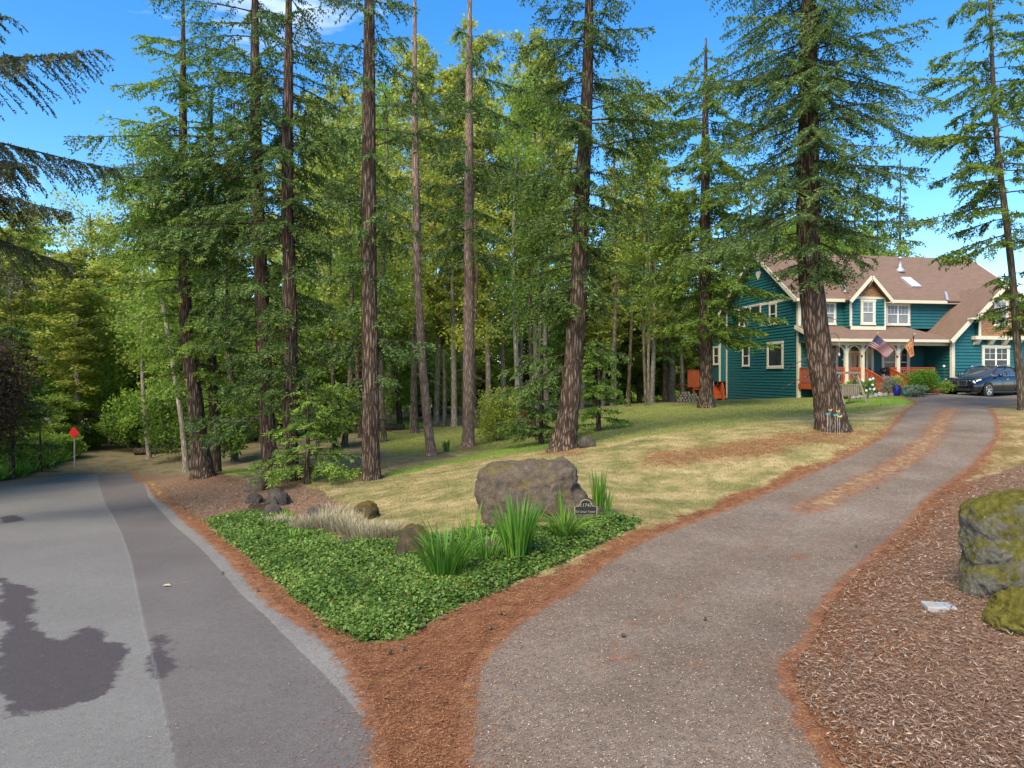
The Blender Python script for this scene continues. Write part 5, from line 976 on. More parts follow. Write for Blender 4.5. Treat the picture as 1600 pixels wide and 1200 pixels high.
def rock(name, loc, outline, thick, m, label, cat='rock', seed=0, sub=5, rough=.10, sq=.0, taper=.75, rz=0, group=None, loc_sink=.1):
    """outline: front silhouette points (x, z) in metres; thickness along y"""
    bm = bmesh.new(); bmesh.ops.create_icosphere(bm, subdivisions=sub, radius=1.0); ol = np.array(outline, float); ctr = ol.mean(0); ang = np.arctan2(ol[:, 1]-ctr[1], ol[:, 0]-ctr[0]); od = np.argsort(ang); ang, rd = ang[od], np.hypot(*(ol[od]-ctr).T)
    ang = np.r_[ang[-1]-TWO, ang, ang[0]+TWO]; rd = np.r_[rd[-1], rd, rd[0]]
    for v in bm.verts:
        p = v.co.copy(); a = math.atan2(p.z, p.x); k = float(np.interp(a, ang, rd)); h = math.hypot(p.x, p.z); prof_ = min(1, (1-abs(p.y)**3.2)**.45 if abs(p.y) < 1 else 0); x = ctr[0]+math.cos(a)*k*min(1, prof_*(h/max(1e-4, math.sqrt(max(1e-8, 1-p.y**2))))); z = ctr[1]+math.sin(a)*k*min(1, prof_)
        y = p.y*thick/2*(1-.25*max(0, z-ctr[1])/max(.1, k)); q = Vector((x*3+seed, y*3, z*3)); s_ = min(1., thick)
        d = mn.fractal(q*.9, .55, 2.1, 8)*rough*s_*1.1+mn.noise(q*.45+Vector((9, 9, 9)))*rough*1.2*s_; nn = Vector((x-ctr[0], y*1.2, z-ctr[1])); nn.normalize(); c_ = mn.cell_vector(q*.55); v.co = Vector((x, y, z))+nn*(d+ (c_.x-.5)*rough*.35*s_)
    me = bpy.data.meshes.new(name); bm.to_mesh(me); bm.free(); me.materials.append(m); me.polygons.foreach_set('use_smooth', [True]*len(me.polygons)); o = bpy.data.objects.new(name, me); COL.objects.link(o); o.location = (loc[0], loc[1], loc[2]-loc_sink); o.rotation_euler = (0, 0, rz); return tag(o, label, cat, group)
import bmesh
def rock_px(px0, px1, ytop, ybase, m, label, seed, shape=None, D=None, thick=.8, rough=.1, cat='rock', name='rock', sub=4):
    g_ = G((px0+px1)/2, ybase) if D is None else GD((px0+px1)/2, D); k = g_[1]/F; W_ = (px1-px0)*k; H_ = (ybase-ytop)*k
    sh_ = shape or [(-.5, 0), (-.46, .5), (-.25, .93), (.1, 1), (.38, .8), (.5, .3), (.48, -.05), (0, -.15), (-.4, -.15)]
    return rock(name, (g_[0], g_[1]+W_*thick*.3, g_[2]), [(a*W_, b_*H_+.05) for a, b_ in sh_], W_*thick, m, label, cat, seed, sub, rough, rz=random.uniform(-.25, .25) if px1-px0 < 100 else 0, loc_sink=.05)
rock_px(741, 916, 724, 812, M['basalt'], 'big squarish brown boulder standing behind the address sign and sword leaves', 4.3, [(-.42, -.1), (-.50, .55), (-.485, .80), (-.36, .93), (-.1, .985), (.2, 1.03), (.38, .97), (.44, .62), (.54, .35), (.66, .22), (.72, .02), (.7, -.12), (0, -.2)], D=12.75, thick=.5, rough=.06, cat='boulder', name='boulder', sub=6)
rock_px(1535, 1685, 802, 946, M['lichen'], 'tall grey boulder with a moss cap at the right edge of the mulch', 7.7, [(-.5, -.05), (-.46, .3), (-.48, .62), (-.5, .88), (-.40, .98), (-.1, 1.02), (.3, 1.0), (.5, .7), (.5, 0), (0, -.15)], D=7.55, thick=.7, rough=.075, cat='boulder', name='boulder', sub=6)
rock_px(1566, 1682, 936, 996, M['mossrock'], 'low rounded boulder furred with yellow moss at the right edge', 2.1, D=6.75, thick=.8, rough=.09, cat='boulder', name='boulder', sub=6)
for q in [(380,414,748,768,'basalt','flat-topped grey block of stone on the mulch mound, nearest the paired trunks',1,[(-.5,0),(-.48,.7),(-.3,.85),(.45,1),(.5,.3),(.4,-.1),(-.4,-.1)]),(415,454,766,790,'dark_rock','dark angular rock leaning on a smaller one at the mound foot',2,None),(407,441,790,812,'dark_rock','low dark rock under the leaning angular one',3,None),(384,407,772,786,'dark_rock','small dark rock at the top of the green ground cover',4,None),
    (477,514,790,812,'dark_rock','dark rock behind the pale dried tufts, nearer the road',5,None),(549,592,788,812,'rustrock','brown rock behind the pale dried tufts, nearer the big boulder',6,None),(617,675,827,874,'rustrock','rust-mossed round rock left of the sword-leaf clumps',7,None),(530,550,840,857,'basalt','small grey stone within the green ground cover',8,None),(755,782,846,868,'basalt','grey stone half hidden between the sword-leaf clumps',9,None),(906,932,684,699,'dark_rock','small rock on the lawn at the foot of the curving fir',10,None),
    ]: rock_px(q[0], q[1], q[2], q[3], M[q[4]], q[5], q[6]*3.3, q[7], thick=.75, rough=.12)
rock_px(420, 432, 775, 800, M['dark_rock'], 'narrow dark stone wedged under the angular rock', 41, thick=1, rough=.1)

# ---------------------------------------------------------------- planting bed
def sample(n, r0, r1, a0=-40, a1=40):
    r_ = np.exp(rng.uniform(math.log(r0), math.log(r1), n)); a = np.radians(rng.uniform(a0, a1, n)); return np.sin(a)*r_, np.cos(a)*r_
x, y = sample(330000, 6.4, 18, -28, 14); s_ = lut('sc', x, y)+nz(x, y, 3, 2)*.06+nz(x, y, 11, 3)*.05+.05*rng.normal(size=len(x)); k = s_ > 0; x, y, s_ = x[k], y[k], s_[k]; n = len(x)
mound = (.05+.09*ss(0, .35, s_)+.05*nz(x, y, 3.5, 1)+.03*nz(x, y, 9, 4)); hgt = np.maximum(.02, mound)*rng.random(n)**.45
c = np.c_[x, y, lut('z', x, y)+hgt]; r_ = np.hypot(x, y); d = norm(rng.normal(size=(n, 3))*np.array((1, 1, .35))+np.array((0, 0, .12))); nrm = norm(np.array((0, 0, 1.))+.55*rng.normal(size=(n, 3))); sv = norm(np.cross(d, nrm)); ln = (.026+.040*rng.beta(1.3, 1.6, n))*(1+.02*(r_-7)); v, f = cards(c, d, sv, ln, ln*.75)
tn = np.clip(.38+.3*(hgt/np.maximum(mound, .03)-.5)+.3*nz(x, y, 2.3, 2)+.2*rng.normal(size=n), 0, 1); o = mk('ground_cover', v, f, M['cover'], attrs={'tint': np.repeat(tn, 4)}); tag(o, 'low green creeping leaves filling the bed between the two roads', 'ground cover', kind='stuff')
kk = rng.random(n) < .010; c2 = c[kk]+np.array((0, 0, .025)); nn_ = len(c2); d = norm(rng.normal(size=(nn_, 3))*np.array((1, 1, .5))); M['berry'] = leafmat('red_tinged_leaf', (.16, .03, .02), (.26, .07, .04), (.34, .16, .08), .2); v, f = cards(c2, d, perp(d), np.full(nn_, .034), np.full(nn_, .022))
o = mk('reddish_leaves', v, f, M['berry'], attrs={'tint': np.repeat(rng.random(nn_), 4)}); tag(o, 'tiny reddish leaves speckling the green ground cover', 'leaves', kind='stuff')
def blades(name, px, py, nb, h, spread, m, label, cat='plant', wd=.03, arch=.5, seed=0, rb=.12, D=None, group=None, tint0=.4):
    g_ = G(px, py) if D is None else GD(px, D); rg = np.random.default_rng(seed+int(px)); V = []; Fq = []; T_ = []; k = 7
    for i in range(nb):
        a = rg.random()*TWO; lean = spread*rg.random()**.6; hh = h*rg.uniform(.6, 1.1); b0 = np.array((math.cos(a), math.sin(a), 0))*rb*rg.random()**.5; t_ = np.linspace(0, 1, k); dirv = np.array((math.cos(a+rg.normal()*.3), math.sin(a+rg.normal()*.3), 0))
        cp = b0+dirv*(lean*hh*(t_+arch*t_**3*1.2))[:, None]*.7; cp[:, 2] = hh*(t_-arch*lean*t_**3*.75); side_ = norm(np.cross(dirv, (0, 0, 1.))+.35*rg.normal(size=3)); w_ = wd*rg.uniform(.7, 1.2)*np.array([.7, .95, 1, 1, .8, .5, .05])
        b0i = len(V); tt = np.clip(tint0+.22*rg.normal(), 0, 1)
        for q in range(k): V += [cp[q]-side_*w_[q]/2, cp[q]+side_*w_[q]/2]; T_ += [tt+.08*q/k]*2
        Fq += [(b0i+2*q, b0i+2*q+1, b0i+2*q+3, b0i+2*q+2) for q in range(k-1)]
    o = mk(name, np.array(V), np.array(Fq), m, attrs={'tint': T_}); o.location = (g_[0], g_[1], g_[2]); return tag(o, label, cat, group)
B_ = M['blade']
blades('iris_clump', 808, 880, 210, 1.02, .42, B_, 'tallest clump of sword leaves in front of the big boulder', 'iris', .026, .35, 1, .16)
blades('iris_clump', 694, 908, 170, .88, .68, B_, 'spreading clump of sword leaves beside the rust-mossed rock', 'iris', .026, .45, 2, .20)
blades('iris_clump', 760, 885, 60, .62, .6, B_, 'low clump of sword leaves between the tallest and the spreading clump', 'iris', .024, .5, 3, .15)
blades('iris_clump', 735, 856, 30, .75, .3, B_, 'thin upright sword leaves behind the spreading clump', 'iris', .022, .3, 4, .12, tint0=.6)
blades('daylily_clump', 883, 846, 190, .66, .85, B_, 'arching bright leaf clump below the address sign', 'daylily', .020, .8, 5, .12, tint0=.65)
blades('iris_clump', 877, 815, 16, .70, .18, B_, 'slim upright leaf tuft against the right face of the big boulder', 'iris', .022, .2, 6, .05, tint0=.6)
blades('iris_clump', 903, 800, 12, .55, .3, B_, 'few thin leaves leaning behind the address sign', 'iris', .022, .2, 7, .05, D=12.6)
blades('iris_clump', 893, 765, 10, .75, .25, B_, 'sparse tall leaves behind the boulder shoulder', 'iris', .02, .2, 8, .06, D=14.2)
blades('iris_clump', 935, 806, 60, .88, .20, B_, 'upright clump of sword leaves right of the address sign', 'iris', .024, .2, 9, .09)
blades('iris_clump', 948, 806, 26, .62, .42, B_, 'short leaning sword leaves beside the upright clump right of the sign', 'iris', .022, .2, 10, .06)
blades('iris_clump', 697, 706, 26, .55, .35, M['fir'], 'small dark leaf clump on the grass between the two pale trunks', 'plant', .05, .3, 11, .12)
blades('grass_tuft', 440, 812, 90, .22, .7, B_, 'bright grass tuft by the dark rocks', 'grass tuft', .02, .4, 12, .22, tint0=.8)
blades('grass_tuft', 463, 848, 80, .26, .6, B_, 'bright grass tuft at the edge of the green bed', 'grass tuft', .018, .4, 13, .20, tint0=.8)
for i, (px, py, n_, h_) in enumerate([(434,822,260,.26),(480,832,420,.36),(507,828,420,.40),(532,832,380,.36),(556,838,420,.34),(580,842,420,.32),(604,838,360,.30),(520,812,300,.36),(546,820,260,.32)]):
    blades('dried_lavender', px, py, n_, h_, .8, M['pale'], ['small pale dried tuft nearest the dark rocks', 'pale dried tuft left end of the row above the green bed', 'tallest pale dried tuft before the dark rock', 'pale dried tuft between the two rocks', 'pale dried tuft just before the brown rock', 'pale dried tuft right of the brown rock', 'pale dried tuft at the right end of the row', 'pale dried tuft hugging the left dark rock', 'pale dried tuft behind the row, by the brown rock'][i], 'dried lavender', .012, .3, 20+i, .28, group='pale dried tufts in the bed')
# ---------------------------------------------------------------- address sign
g_ = GD(915, 11.95); sg = empty('address_sign', (g_[0], g_[1]-.02, g_[2]), R(4), 'black arched address plaque on short stakes before the big boulder', 'sign')
sc_ = g_[1]/F; W_ = 36*sc_; zt = (HZ-804)/F*g_[1]-g_[2]
pts = [(-W_/2, 0), (W_/2, 0), (W_/2, .155)]+[(W_*.30*math.cos(a), .145+.12*math.sin(a)) for a in np.linspace(.0, math.pi, 14)]+[(-W_/2, .155)]
pts = [(-W_/2, 0), (W_/2, 0), (W_/2, .145), (W_*.34, .145)]+[(W_*.28*math.cos(a), .155+.115*math.sin(a)) for a in np.linspace(.1, math.pi-.1, 14)]+[(-W_*.34, .145), (-W_/2, .145)]
def plate(pp, y0, y1, zo, name, m, par, s=1.):
    k = len(pp); mb = MB(); cx, cz = 0, .11; q = [((a-cx)*s+cx, (b_-cz)*s+cz+zo) for a, b_ in pp]; mb.add([(a, y0, b_) for a, b_ in q]+[(a, y1, b_) for a, b_ in q], [tuple(range(k)), tuple(range(k, 2*k))[::-1]]+[(i, i+k, (i+1) % k+k, (i+1) % k) for i in range(k)]); return mb.build(name, m, par)
M['bronze'] = mat('plaque_rim', (.42, .36, .24), .45, .05, metal=.3); M['plq'] = mat('plaque_black', (.018, .016, .018), .4, .1)
pl = plate(pts, -.006, .012, zt, 'rim', M['bronze'], sg); plate(pts, -.010, -.004, zt, 'plate', M['plq'], sg, .93)
text('number', '11747', .088, M['bronze'], sg, (0, -.012, zt+.165), ext=.002); text('street_name', 'NW Green Tower L', .060, M['bronze'], sg, (0, -.012, zt+.055), ext=.002, sx=.80)
for xx in (-W_*.36, W_*.40): MB().bb(xx-.008, xx+.008, .012, .022, -.1, zt+.1).build('stake', M['black'], sg)
# red diamond sign
g_ = GD(116, 35.2); ds_ = empty('warning_sign', g_, R(-8), 'blank red diamond sign on a thin post beyond the road end', 'sign'); zc = (HZ-676)/F*g_[1]-g_[2]; q = .30
mb = MB(); mb.add([(-q-.0, -.02, zc), (0, -.02, zc-q), (q, -.02, zc), (0, -.02, zc+q), (-q, .0, zc), (0, 0, zc-q), (q, 0, zc), (0, 0, zc+q)], [(0, 1, 2, 3), (7, 6, 5, 4), (0, 4, 5, 1), (1, 5, 6, 2), (2, 6, 7, 3), (3, 7, 4, 0)]); M['signred'] = mat('sign_red', (.85, .02, .02), .5, .05); mb.build('panel', M['signred'], ds_); MB().bb(-.03, .03, 0, .04, -.1, zc+.05).build('post', M['metal'], ds_)
# meter cover slab
g_ = G(1468, 950); ms = empty('meter_cover', (g_[0], g_[1], g_[2]), R(-12), 'small concrete slab with a grey metal lid lying in the mulch', 'ground cover plate'); ms['category'] = 'meter cover'
MB().bb(-.15, .15, -.10, .12, -.03, .035).build('slab', M['concrete'], ms, bevel=.012); MB().bb(-.03, .135, -.08, .06, .035, .045).build('lid', M['metal'], ms)

# ---------------------------------------------------------------- garden things by the house
def bush(name, px, D, w_, h_, n_, leaf, size, label, cat='shrub', flowers=None, z0=0, stem=True, loc=None, flat=1., group=None, clumps=26, y_off=0, th=.62):
    g_ = np.array(loc) if loc is not None else GD(px, D); t = empty(name, g_, 0, label, cat, group); C_ = np.c_[rng.uniform(-1, 1, clumps), rng.uniform(-1, 1, clumps), rng.random(clumps)]; C_[:, :2] *= (w_/2*.72)*np.sqrt(np.clip(1-.75*np.abs(C_[:, 2:]*1.1-.4)**2, .1, 1)); C_[:, 2] = z0+(.15+.72*C_[:, 2])*h_
    idx = rng.integers(clumps, size=n_); rr4 = .20*w_*rng.uniform(.7, 1.3, clumps); off = rand_dirs(n_)*(rng.random(n_)**.4)[:, None]*rr4[idx][:, None]; off[:, 2] *= flat*min(1.3, h_/w_); c = C_[idx]+off; d = norm(off/np.maximum(rr4[idx][:, None], .01)+rng.normal(size=(n_, 3))*.8); ln = size*rng.uniform(.7, 1.3, n_); v, f = cards(c, d, perp(d), ln, ln*th)
    w_s = Wood()
    for _ in range(7):
        a = rng.random()*TWO; w_s.tube([(0, 0, z0-.05), (math.cos(a)*w_*.15, math.sin(a)*w_*.15, z0+h_*.4), (math.cos(a)*w_*.3, math.sin(a)*w_*.3, z0+h_*.8)], [.018, .012, .005], 4)
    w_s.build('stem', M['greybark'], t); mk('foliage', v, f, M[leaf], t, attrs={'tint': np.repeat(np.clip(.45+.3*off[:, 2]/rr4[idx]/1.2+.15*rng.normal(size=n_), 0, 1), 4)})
    if flowers:
        nf_, cols, fs = flowers; fc = C_[rng.integers(clumps, size=nf_)]+norm(rng.normal(size=(nf_, 3))*.6+np.array((0, -.9, .6)))*(.20*w_)*1.05
        for k_, col in enumerate(cols):
            mb = MB()
            for c0 in fc[k_::len(cols)]: v_, f_ = sphere(c0, fs, 6, 5); mb.add(v_, f_)
            mb.build('blossom', mat('blossom', col, .7, .2, 30), t)
    return t
def sphere(c, r, n=10, m=6, sz=1):
    V = [(c[0], c[1], c[2]-r*sz)]; 
    for j in range(1, m):
        p_ = -math.pi/2+math.pi*j/m
        for i in range(n): a = TWO*i/n; V.append((c[0]+r*math.cos(p_)*math.cos(a), c[1]+r*math.cos(p_)*math.sin(a), c[2]+r*sz*math.sin(p_)))
    V.append((c[0], c[1], c[2]+r*sz)); F_ = [(0, 1+(i+1) % n, 1+i) for i in range(n)]
    for j in range(m-2): F_ += [(1+j*n+i, 1+j*n+(i+1) % n, 1+(j+1)*n+(i+1) % n, 1+(j+1)*n+i) for i in range(n)]
    k = len(V)-1; F_ += [(k-n+i, k-n+(i+1) % n, k) for i in range(n)]; return V, F_
bush('round_shrub', 1440, 37.0, 1.6, 1.35, 6500, 'hedge', .09, 'dense round bright green shrub before the porch railing', clumps=40)
bush('sage_shrub', 1430, 36, .95, .62, 2000, 'sage', .08, 'grey-green shrub with pale flower spikes in front of the round shrub')
bush('lavender_bush', 1389, 37.5, .85, .95, 1900, 'sage', .09, 'greyish feathery bush at the foot of the porch steps', th=.3)
bush('hydrangea', 1352, 38, 1.35, .95, 2600, 'leaf', .11, 'hydrangea with white and pale blue flower heads before the porch', flowers=(16, [(.75, .75, .72), (.40, .48, .75)], .075))
bush('green_shrub', 1318, 38.3, .9, .8, 1500, 'leaf', .10, 'leafy green plant behind the wooden swing')
bush('green_shrub', 1334, 38.8, .9, .95, 1400, 'leafd', .10, 'darker green plant between the swing and the hydrangea', flowers=(5, [(.75, .75, .7)], .06))
bush('green_shrub', 1476, 39.4, 1.1, .75, 1800, 'leaf', .10, 'loose green plants at the nose of the parked car')
bush('yellow_plant', 1402, 37.6, .6, .5, 700, 'leafy', .08, 'yellow-green plant growing in the tall blue pot', cat='plant', z0=.55)
bush('pink_flowers', 1411, 38, .6, .45, 600, 'sage', .07, 'pinkish flowering plants between the two blue pots', cat='plant', flowers=(14, [(.55, .18, .16), (.6, .3, .3)], .04))
hb = hw2w(.35, PV-.0, FLOOR+.45); bush('hanging_plant', 0, 0, .75, .7, 900, 'leaf', .09, 'green potted plant at the left corner of the porch', 'potted plant', loc=(hb[0], hb[1]-.1, hb[2]-.2))
def pot(px, D, prof_, m, label, name='flower_pot'):
    g_ = GD(px, D); o = MB().lathe(prof_, (0, 0, 0), 20).build(name, m, None, smooth=True); o.location = g_; return tag(o, label, 'pot')
pot(1401.5, 37.3, [(.12, 0), (.17, .12), (.20, .3), (.18, .48), (.14, .56), (.17, .60), (.14, .60), (.12, .5)], mat('cobalt_glaze', (.015, .02, .22), .2, .1), 'tall cobalt blue glazed pot by the porch steps')
pot(1416, 37, [(.13, 0), (.17, .1), (.19, .24), (.19, .30), (.17, .30), (.16, .2)], mat('turquoise_glaze', (.03, .24, .28), .25, .1), 'small turquoise pot near the tall blue one')
pot(1462, 39, [(.20, 0), (.28, .22), (.3, .24), (.3, .29), (.27, .29), (.26, .2)], mat('terracotta', (.42, .13, .06), .8, .15), 'low terracotta bowl between the round shrub and the car')
g_ = GD(1474.5, 39.2); fs = empty('tall_flower', g_, 0, 'single pale flower on a tall stem beside the car', 'flower'); MB().tube([(0, 0, 0), (.05, 0, .8), (.02, 0, 1.55)], .015, 5).build('stem', M['leaf'], fs); v_, f_ = sphere((.02, 0, 1.6), .075); mk('blossom', v_, f_, mat('pale_blossom', (.7, .7, .5), .7), fs, smooth=True)
# low stone edging under the porch plants
for i, px in enumerate(np.linspace(1330, 1398, 9)): rock_px(px, px+9, 615, 622, M['concrete'], 'low flat edging stone in the row before the porch bed', 60+i, D=37.4, thick=1., rough=.08, sub=2)['group'] = 'edging stones of the porch bed'
# A-frame swing
g_ = GD(1322, 35.5); sw = empty('garden_swing', g_, R(20), 'weathered wooden A-frame garden swing with slatted bench, right of the big fir', 'garden swing'); hh = 1.62
for s_, nm in ((-1, 'left'), (1, 'right')):
    fr = MB(); fr.bar((s_*.75, -.62, 0), (s_*.75, .05, hh), .07, .09, up=(1, 0, 0)); fr.bar((s_*.75, .62, 0), (s_*.75, -.05, hh), .07, .09, up=(1, 0, 0)); fr.bar((s_*.75, -.36, .65), (s_*.75, .36, .65), .05, .08, up=(1, 0, 0)); fr.build('side_frame', M['oldwood'], sw)
MB().bar((-.95, 0, hh), (.95, 0, hh), .09, .12).build('top_beam', M['oldwood'], sw)
for s_ in (-1, 1): MB().bar((s_*.75, 0, hh-.5), (s_*.35, 0, hh), .06, .07).build('brace', M['oldwood'], sw)
be = MB()
for k in range(5): be.bb(-.58, .58, -.25+.11*k, -.16+.11*k, .42, .445)
be.build('seat', M['oldwood'], sw); be = MB()
for k in range(9): be.bb(-.56+.13*k, -.47+.13*k, -.30, -.275, .44, .98)
be.bb(-.6, .6, -.31, -.265, .96, 1.03); be.build('backrest', M['oldwood'], sw)
for s_ in (-1, 1): MB().tube([(s_*.56, -.2, .45), (s_*.58, 0, hh-.05)], .012, 5).tube([(s_*.56, .2, .45), (s_*.58, 0, hh-.05)], .012, 5).build('chain', M['black'], sw)
# shepherd hook
g_ = GD(1292, 34.5); hk = empty('shepherd_hook', g_, 0, 'thin dark hook pole with a hanging wire, behind the big fir', 'hook'); zt_ = (HZ-534)/F*34.5-g_[2]
MB().tube([(0, 0, -.1), (0, 0, zt_)]+[(.32-.32*math.cos(a), 0, zt_+.42*math.sin(a)) for a in np.linspace(.2, math.pi*.92, 12)], .014, 6).build('pole', M['black'], hk, smooth=True)
MB().tube([(.62, 0, zt_+.1), (.62, 0, zt_-.55)], .008, 4).lathe([(.01, -.75), (.05, -.7), (.05, -.6), (.01, -.55)], (.62, 0, zt_), 8).build('hanging_feeder', M['metal'], hk)
# butterfly stakes at the foot of the big fir
for i, (px, py, col, nm) in enumerate([(1293, 646, (.02, .30, .28), 'teal'), (1305, 648, (.03, .36, .36), 'bright aqua'), (1297, 640, (.5, .33, .08), 'upper amber'), (1309, 642, (.5, .35, .10), 'right-hand amber'), (1312, 650, (.55, .55, .08), 'lime yellow')]):
    g_ = GD(px, 20.7); t_ = empty('garden_stake', g_, 0, f'{nm} metal butterfly on a thin stake at the foot of the largest fir', 'garden ornament'); zz = (HZ-py)/F*20.7-g_[2]; MB().tube([(0, 0, -.05), (0, 0, zz)], .005, 4).build('stake', M['metal'], t_)
    wm = MB(); k_ = .62; wm.add([(a_*k_, b_*k_, zz+c_*k_) for a_, b_, c_ in ((0, 0, -.02), (-.09, -.03, .06), (-.10, -.02, -.01), (-.05, -.01, -.07), (.09, -.03, .06), (.10, -.02, -.01), (.05, -.01, -.07), (0, .02, -.02))], [(0, 1, 2, 3), (0, 6, 5, 4), (7, 3, 2, 1), (7, 4, 5, 6)]); wm.build('wing', mat('stake_'+nm.replace(' ', '_').replace('-', '_'), col, .35), t_)
# things on the porch and rear deck
q = hw2w(hu(1382, -.9), -.9, FLOOR); gl_ = empty('kettle_grill', q, 0, 'black kettle grill on the porch beside the top of the steps', 'grill'); v_, f_ = sphere((0, 0, .78), .27, 16, 10, .8); mk('bowl', v_, f_, M['black'], gl_, smooth=True)
for a in (0, 2.1, 4.2): MB().tube([(.15*math.cos(a), .15*math.sin(a), .6), (.27*math.cos(a), .27*math.sin(a), 0)], .014, 5).build('leg', M['metal'], gl_)
MB().tube([(-.08, 0, 1.0), (0, 0, 1.06), (.08, 0, 1.0)], .014, 5).build('handle', M['oldwood'], gl_)
def chair(loc, rz, m, label):
    t = empty('deck_chair', loc, rz, label, 'chair'); MB().bb(-.26, .26, -.26, .26, .40, .44).build('seat', m, t); b_ = MB()
    for k in range(5): b_.bb(-.25+.105*k, -.17+.105*k, .24, .27, .46, .98)
    b_.bb(-.26, .26, .235, .275, .94, 1.0); b_.build('backrest', m, t)
    for sx in (-1, 1):
        for sy in (-1, 1): MB().bb(sx*.24-.02, sx*.24+.02, sy*.24-.02, sy*.24+.02, 0, .40).build('leg', m, t)
        MB().bb(sx*.27-.03, sx*.27+.03, -.26, .26, .62, .65).build('armrest', m, t)
    return t
chair(hw2w(hu(1122, DEP+2), DEP+2.0, dz), .4, M['white'], 'white slatted chair standing on the red rear deck')
q = hw2w(hu(1117, DEP+2.6), DEP+2.6, dz); pb = bush('potted_plant', 0, 0, .5, .6, 500, 'maroon', .1, 'dark brown-leaved potted plant on the rear deck', 'potted plant', loc=q)
# firewood pile
gb = GD(1080, 44.5); lg0 = None
for i in range(26):
    row_ = 0 if i < 9 else 1 if i < 17 else 2 if i < 23 else 3; k = i-[0, 9, 17, 23][row_]; x0_ = gb[0]-.85+.19*k+.1*row_+random.uniform(-.02, .02); L_ = random.uniform(.36, .45)
    if lg0 is None:
        lg0 = empty('firewood_log', (0, 0, 0)); m_ = MB(); m_.tube([(0, 0, 0), (0, .42, 0)], .09, 8); m_.build('bark', M['greybark'], lg0, smooth=False); MB().lathe([(.083, -.001), (.083, .004)], (0, 0, 0), 8).build('cut_end', mat('cut_wood', (.40, .30, .20), .85, .3), lg0); e_ = lg0.children[1] if lg0.children[1].name.startswith('cut') else lg0.children[0]; e_.rotation_euler = (R(90), 0, 0); o_ = lg0
    else:
        o_ = lg0.copy(); COL.objects.link(o_)
        for ch in lg0.children: c_ = ch.copy(); COL.objects.link(c_); c_.parent = o_
    o_.location = (x0_, gb[1]+random.uniform(-.05, .05), tz(x0_, gb[1])+.08+.155*row_); s_ = random.uniform(.8, 1.1); o_.scale = (s_, 1, s_); o_.rotation_euler = (0, random.random()*3, random.uniform(-.1, .1)); tag(o_, 'split log in the firewood pile beside the rear deck', 'log', 'firewood logs')
# fallen logs and brush in the wood
def fallen(px, py, Lg, r0_, rz, m, label, D=None, tilt=0, zoff=0):
    g_ = G(px, py) if D is None else GD(px, D); T = np.linspace(-.5, .5, 9); pts = np.c_[T*Lg, .06*Lg*np.sin(T*5), T*0+r0_*.7]; w_ = Wood(); w_.tube(pts, r0_*(1-.35*(T+.5)), 9); o = w_.build('fallen_log', m, None); o.location = (g_[0], g_[1], g_[2]+zoff); o.rotation_euler = (0, tilt, rz); return tag(o, label, 'log')
fallen(682, 649, 4.2, .42, .3, M['greybark'], 'thick fallen trunk lying between the two pale bare trunks', D=62, zoff=.3)
fallen(193, 693, 9, .14, -.15, M['darkbark'], 'long thin log lying beyond the road end', D=47); fallen(250, 700, 2.6, .22, .2, M['darkbark'], 'short dark log with brush beyond the mulch mound', D=40)
fallen(605, 668, 2.2, .3, .1, M['greybark'], 'short grey log beside the straight dark fir', D=45)
fallen(100, 640, 11, .26, .1, M['darkbark'], 'dark fallen trunk slanting above the red sign', D=41, tilt=.20, zoff=2.2)
g_ = GD(822, 47); rb_ = empty('wheelbarrow', g_, .4, 'small red-orange wheelbarrow under the trees behind the lawn', 'wheelbarrow'); mb = MB(); mb.add([(-.3, -.25, .35), (.3, -.25, .35), (.3, .25, .35), (-.3, .25, .35), (-.5, -.36, .68), (.45, -.36, .68), (.45, .36, .68), (-.5, .36, .68)], [(3, 2, 1, 0), (0, 1, 5, 4), (1, 2, 6, 5), (2, 3, 7, 6), (3, 0, 4, 7)]); mb.build('tray', mat('barrow_red', (.55, .06, .02), .5, .1), rb_)
mb = MB(); mb.lathe([(.19, -.04), (.2, 0), (.19, .04)], (0, 0, 0), 14); wl_ = mb.build('wheel', M['tyre'], rb_); wl_.rotation_euler = (R(90), 0, 0); wl_.location = (-.6, 0, .2)
for s_ in (-1, 1): MB().tube([(-.6, s_*.06, .2), (.2, s_*.2, .36), (.95, s_*.28, .6)], .02, 5).build('handle', M['oldwood'], rb_); 
for s_ in (-1, 1): MB().tube([(.3, s_*.22, .36), (.4, s_*.24, 0)], .018, 5).build('leg', M['metal'], rb_)
# shrubs in view
bush('round_shrub', 781, 33.6, 2.3, 2.5, 5500, 'leafy', .13, 'bushy yellow-green shrub on the slope left of the curving fir', clumps=60)
bush('maroon_shrub', -28, 27, 3.4, 4.6, 6500, 'maroon', .16, 'dark maroon-leaved small tree at the left edge', cat='small tree', z0=1.4, clumps=50)
for i, (px, D, w_, h_) in enumerate([(40, 35, 3, 1.5), (85, 37.5, 2.6, 1.3), (-10, 33, 3, 1.6), (15, 41, 4, 2.2), (128, 42, 2.6, 1.0)]): bush('green_shrub', px, D, w_, h_, 3000, 'leaf', .17, ['bright green shrub low on the bank, middle of the left bank row', 'bright green shrub touching the red sign post', 'bright green shrub at the far left of the bank row', 'taller green shrub behind the left bank row', 'low green shrub right of the red sign'][i])
small = [(205, 700, 41, 'leafd', 2.6, 3.0, 'dark leafy understorey bush beyond the road end'), (268, 0, 36, 'leafd', 3.2, 4.2, 'broad-leaved deep green bush left of the thick leaning trunk'), (160, 0, 43, 'leaf', 4, 4.5, 'loose green bush around a pale stem beyond the road'), (350, 0, 32, 'leafd', 2.6, 3.4, 'dark green bush behind the thick leaning trunk'), (525, 0, 34, 'leaf', 2.2, 2.6, 'green bush left of the lone straight fir')]
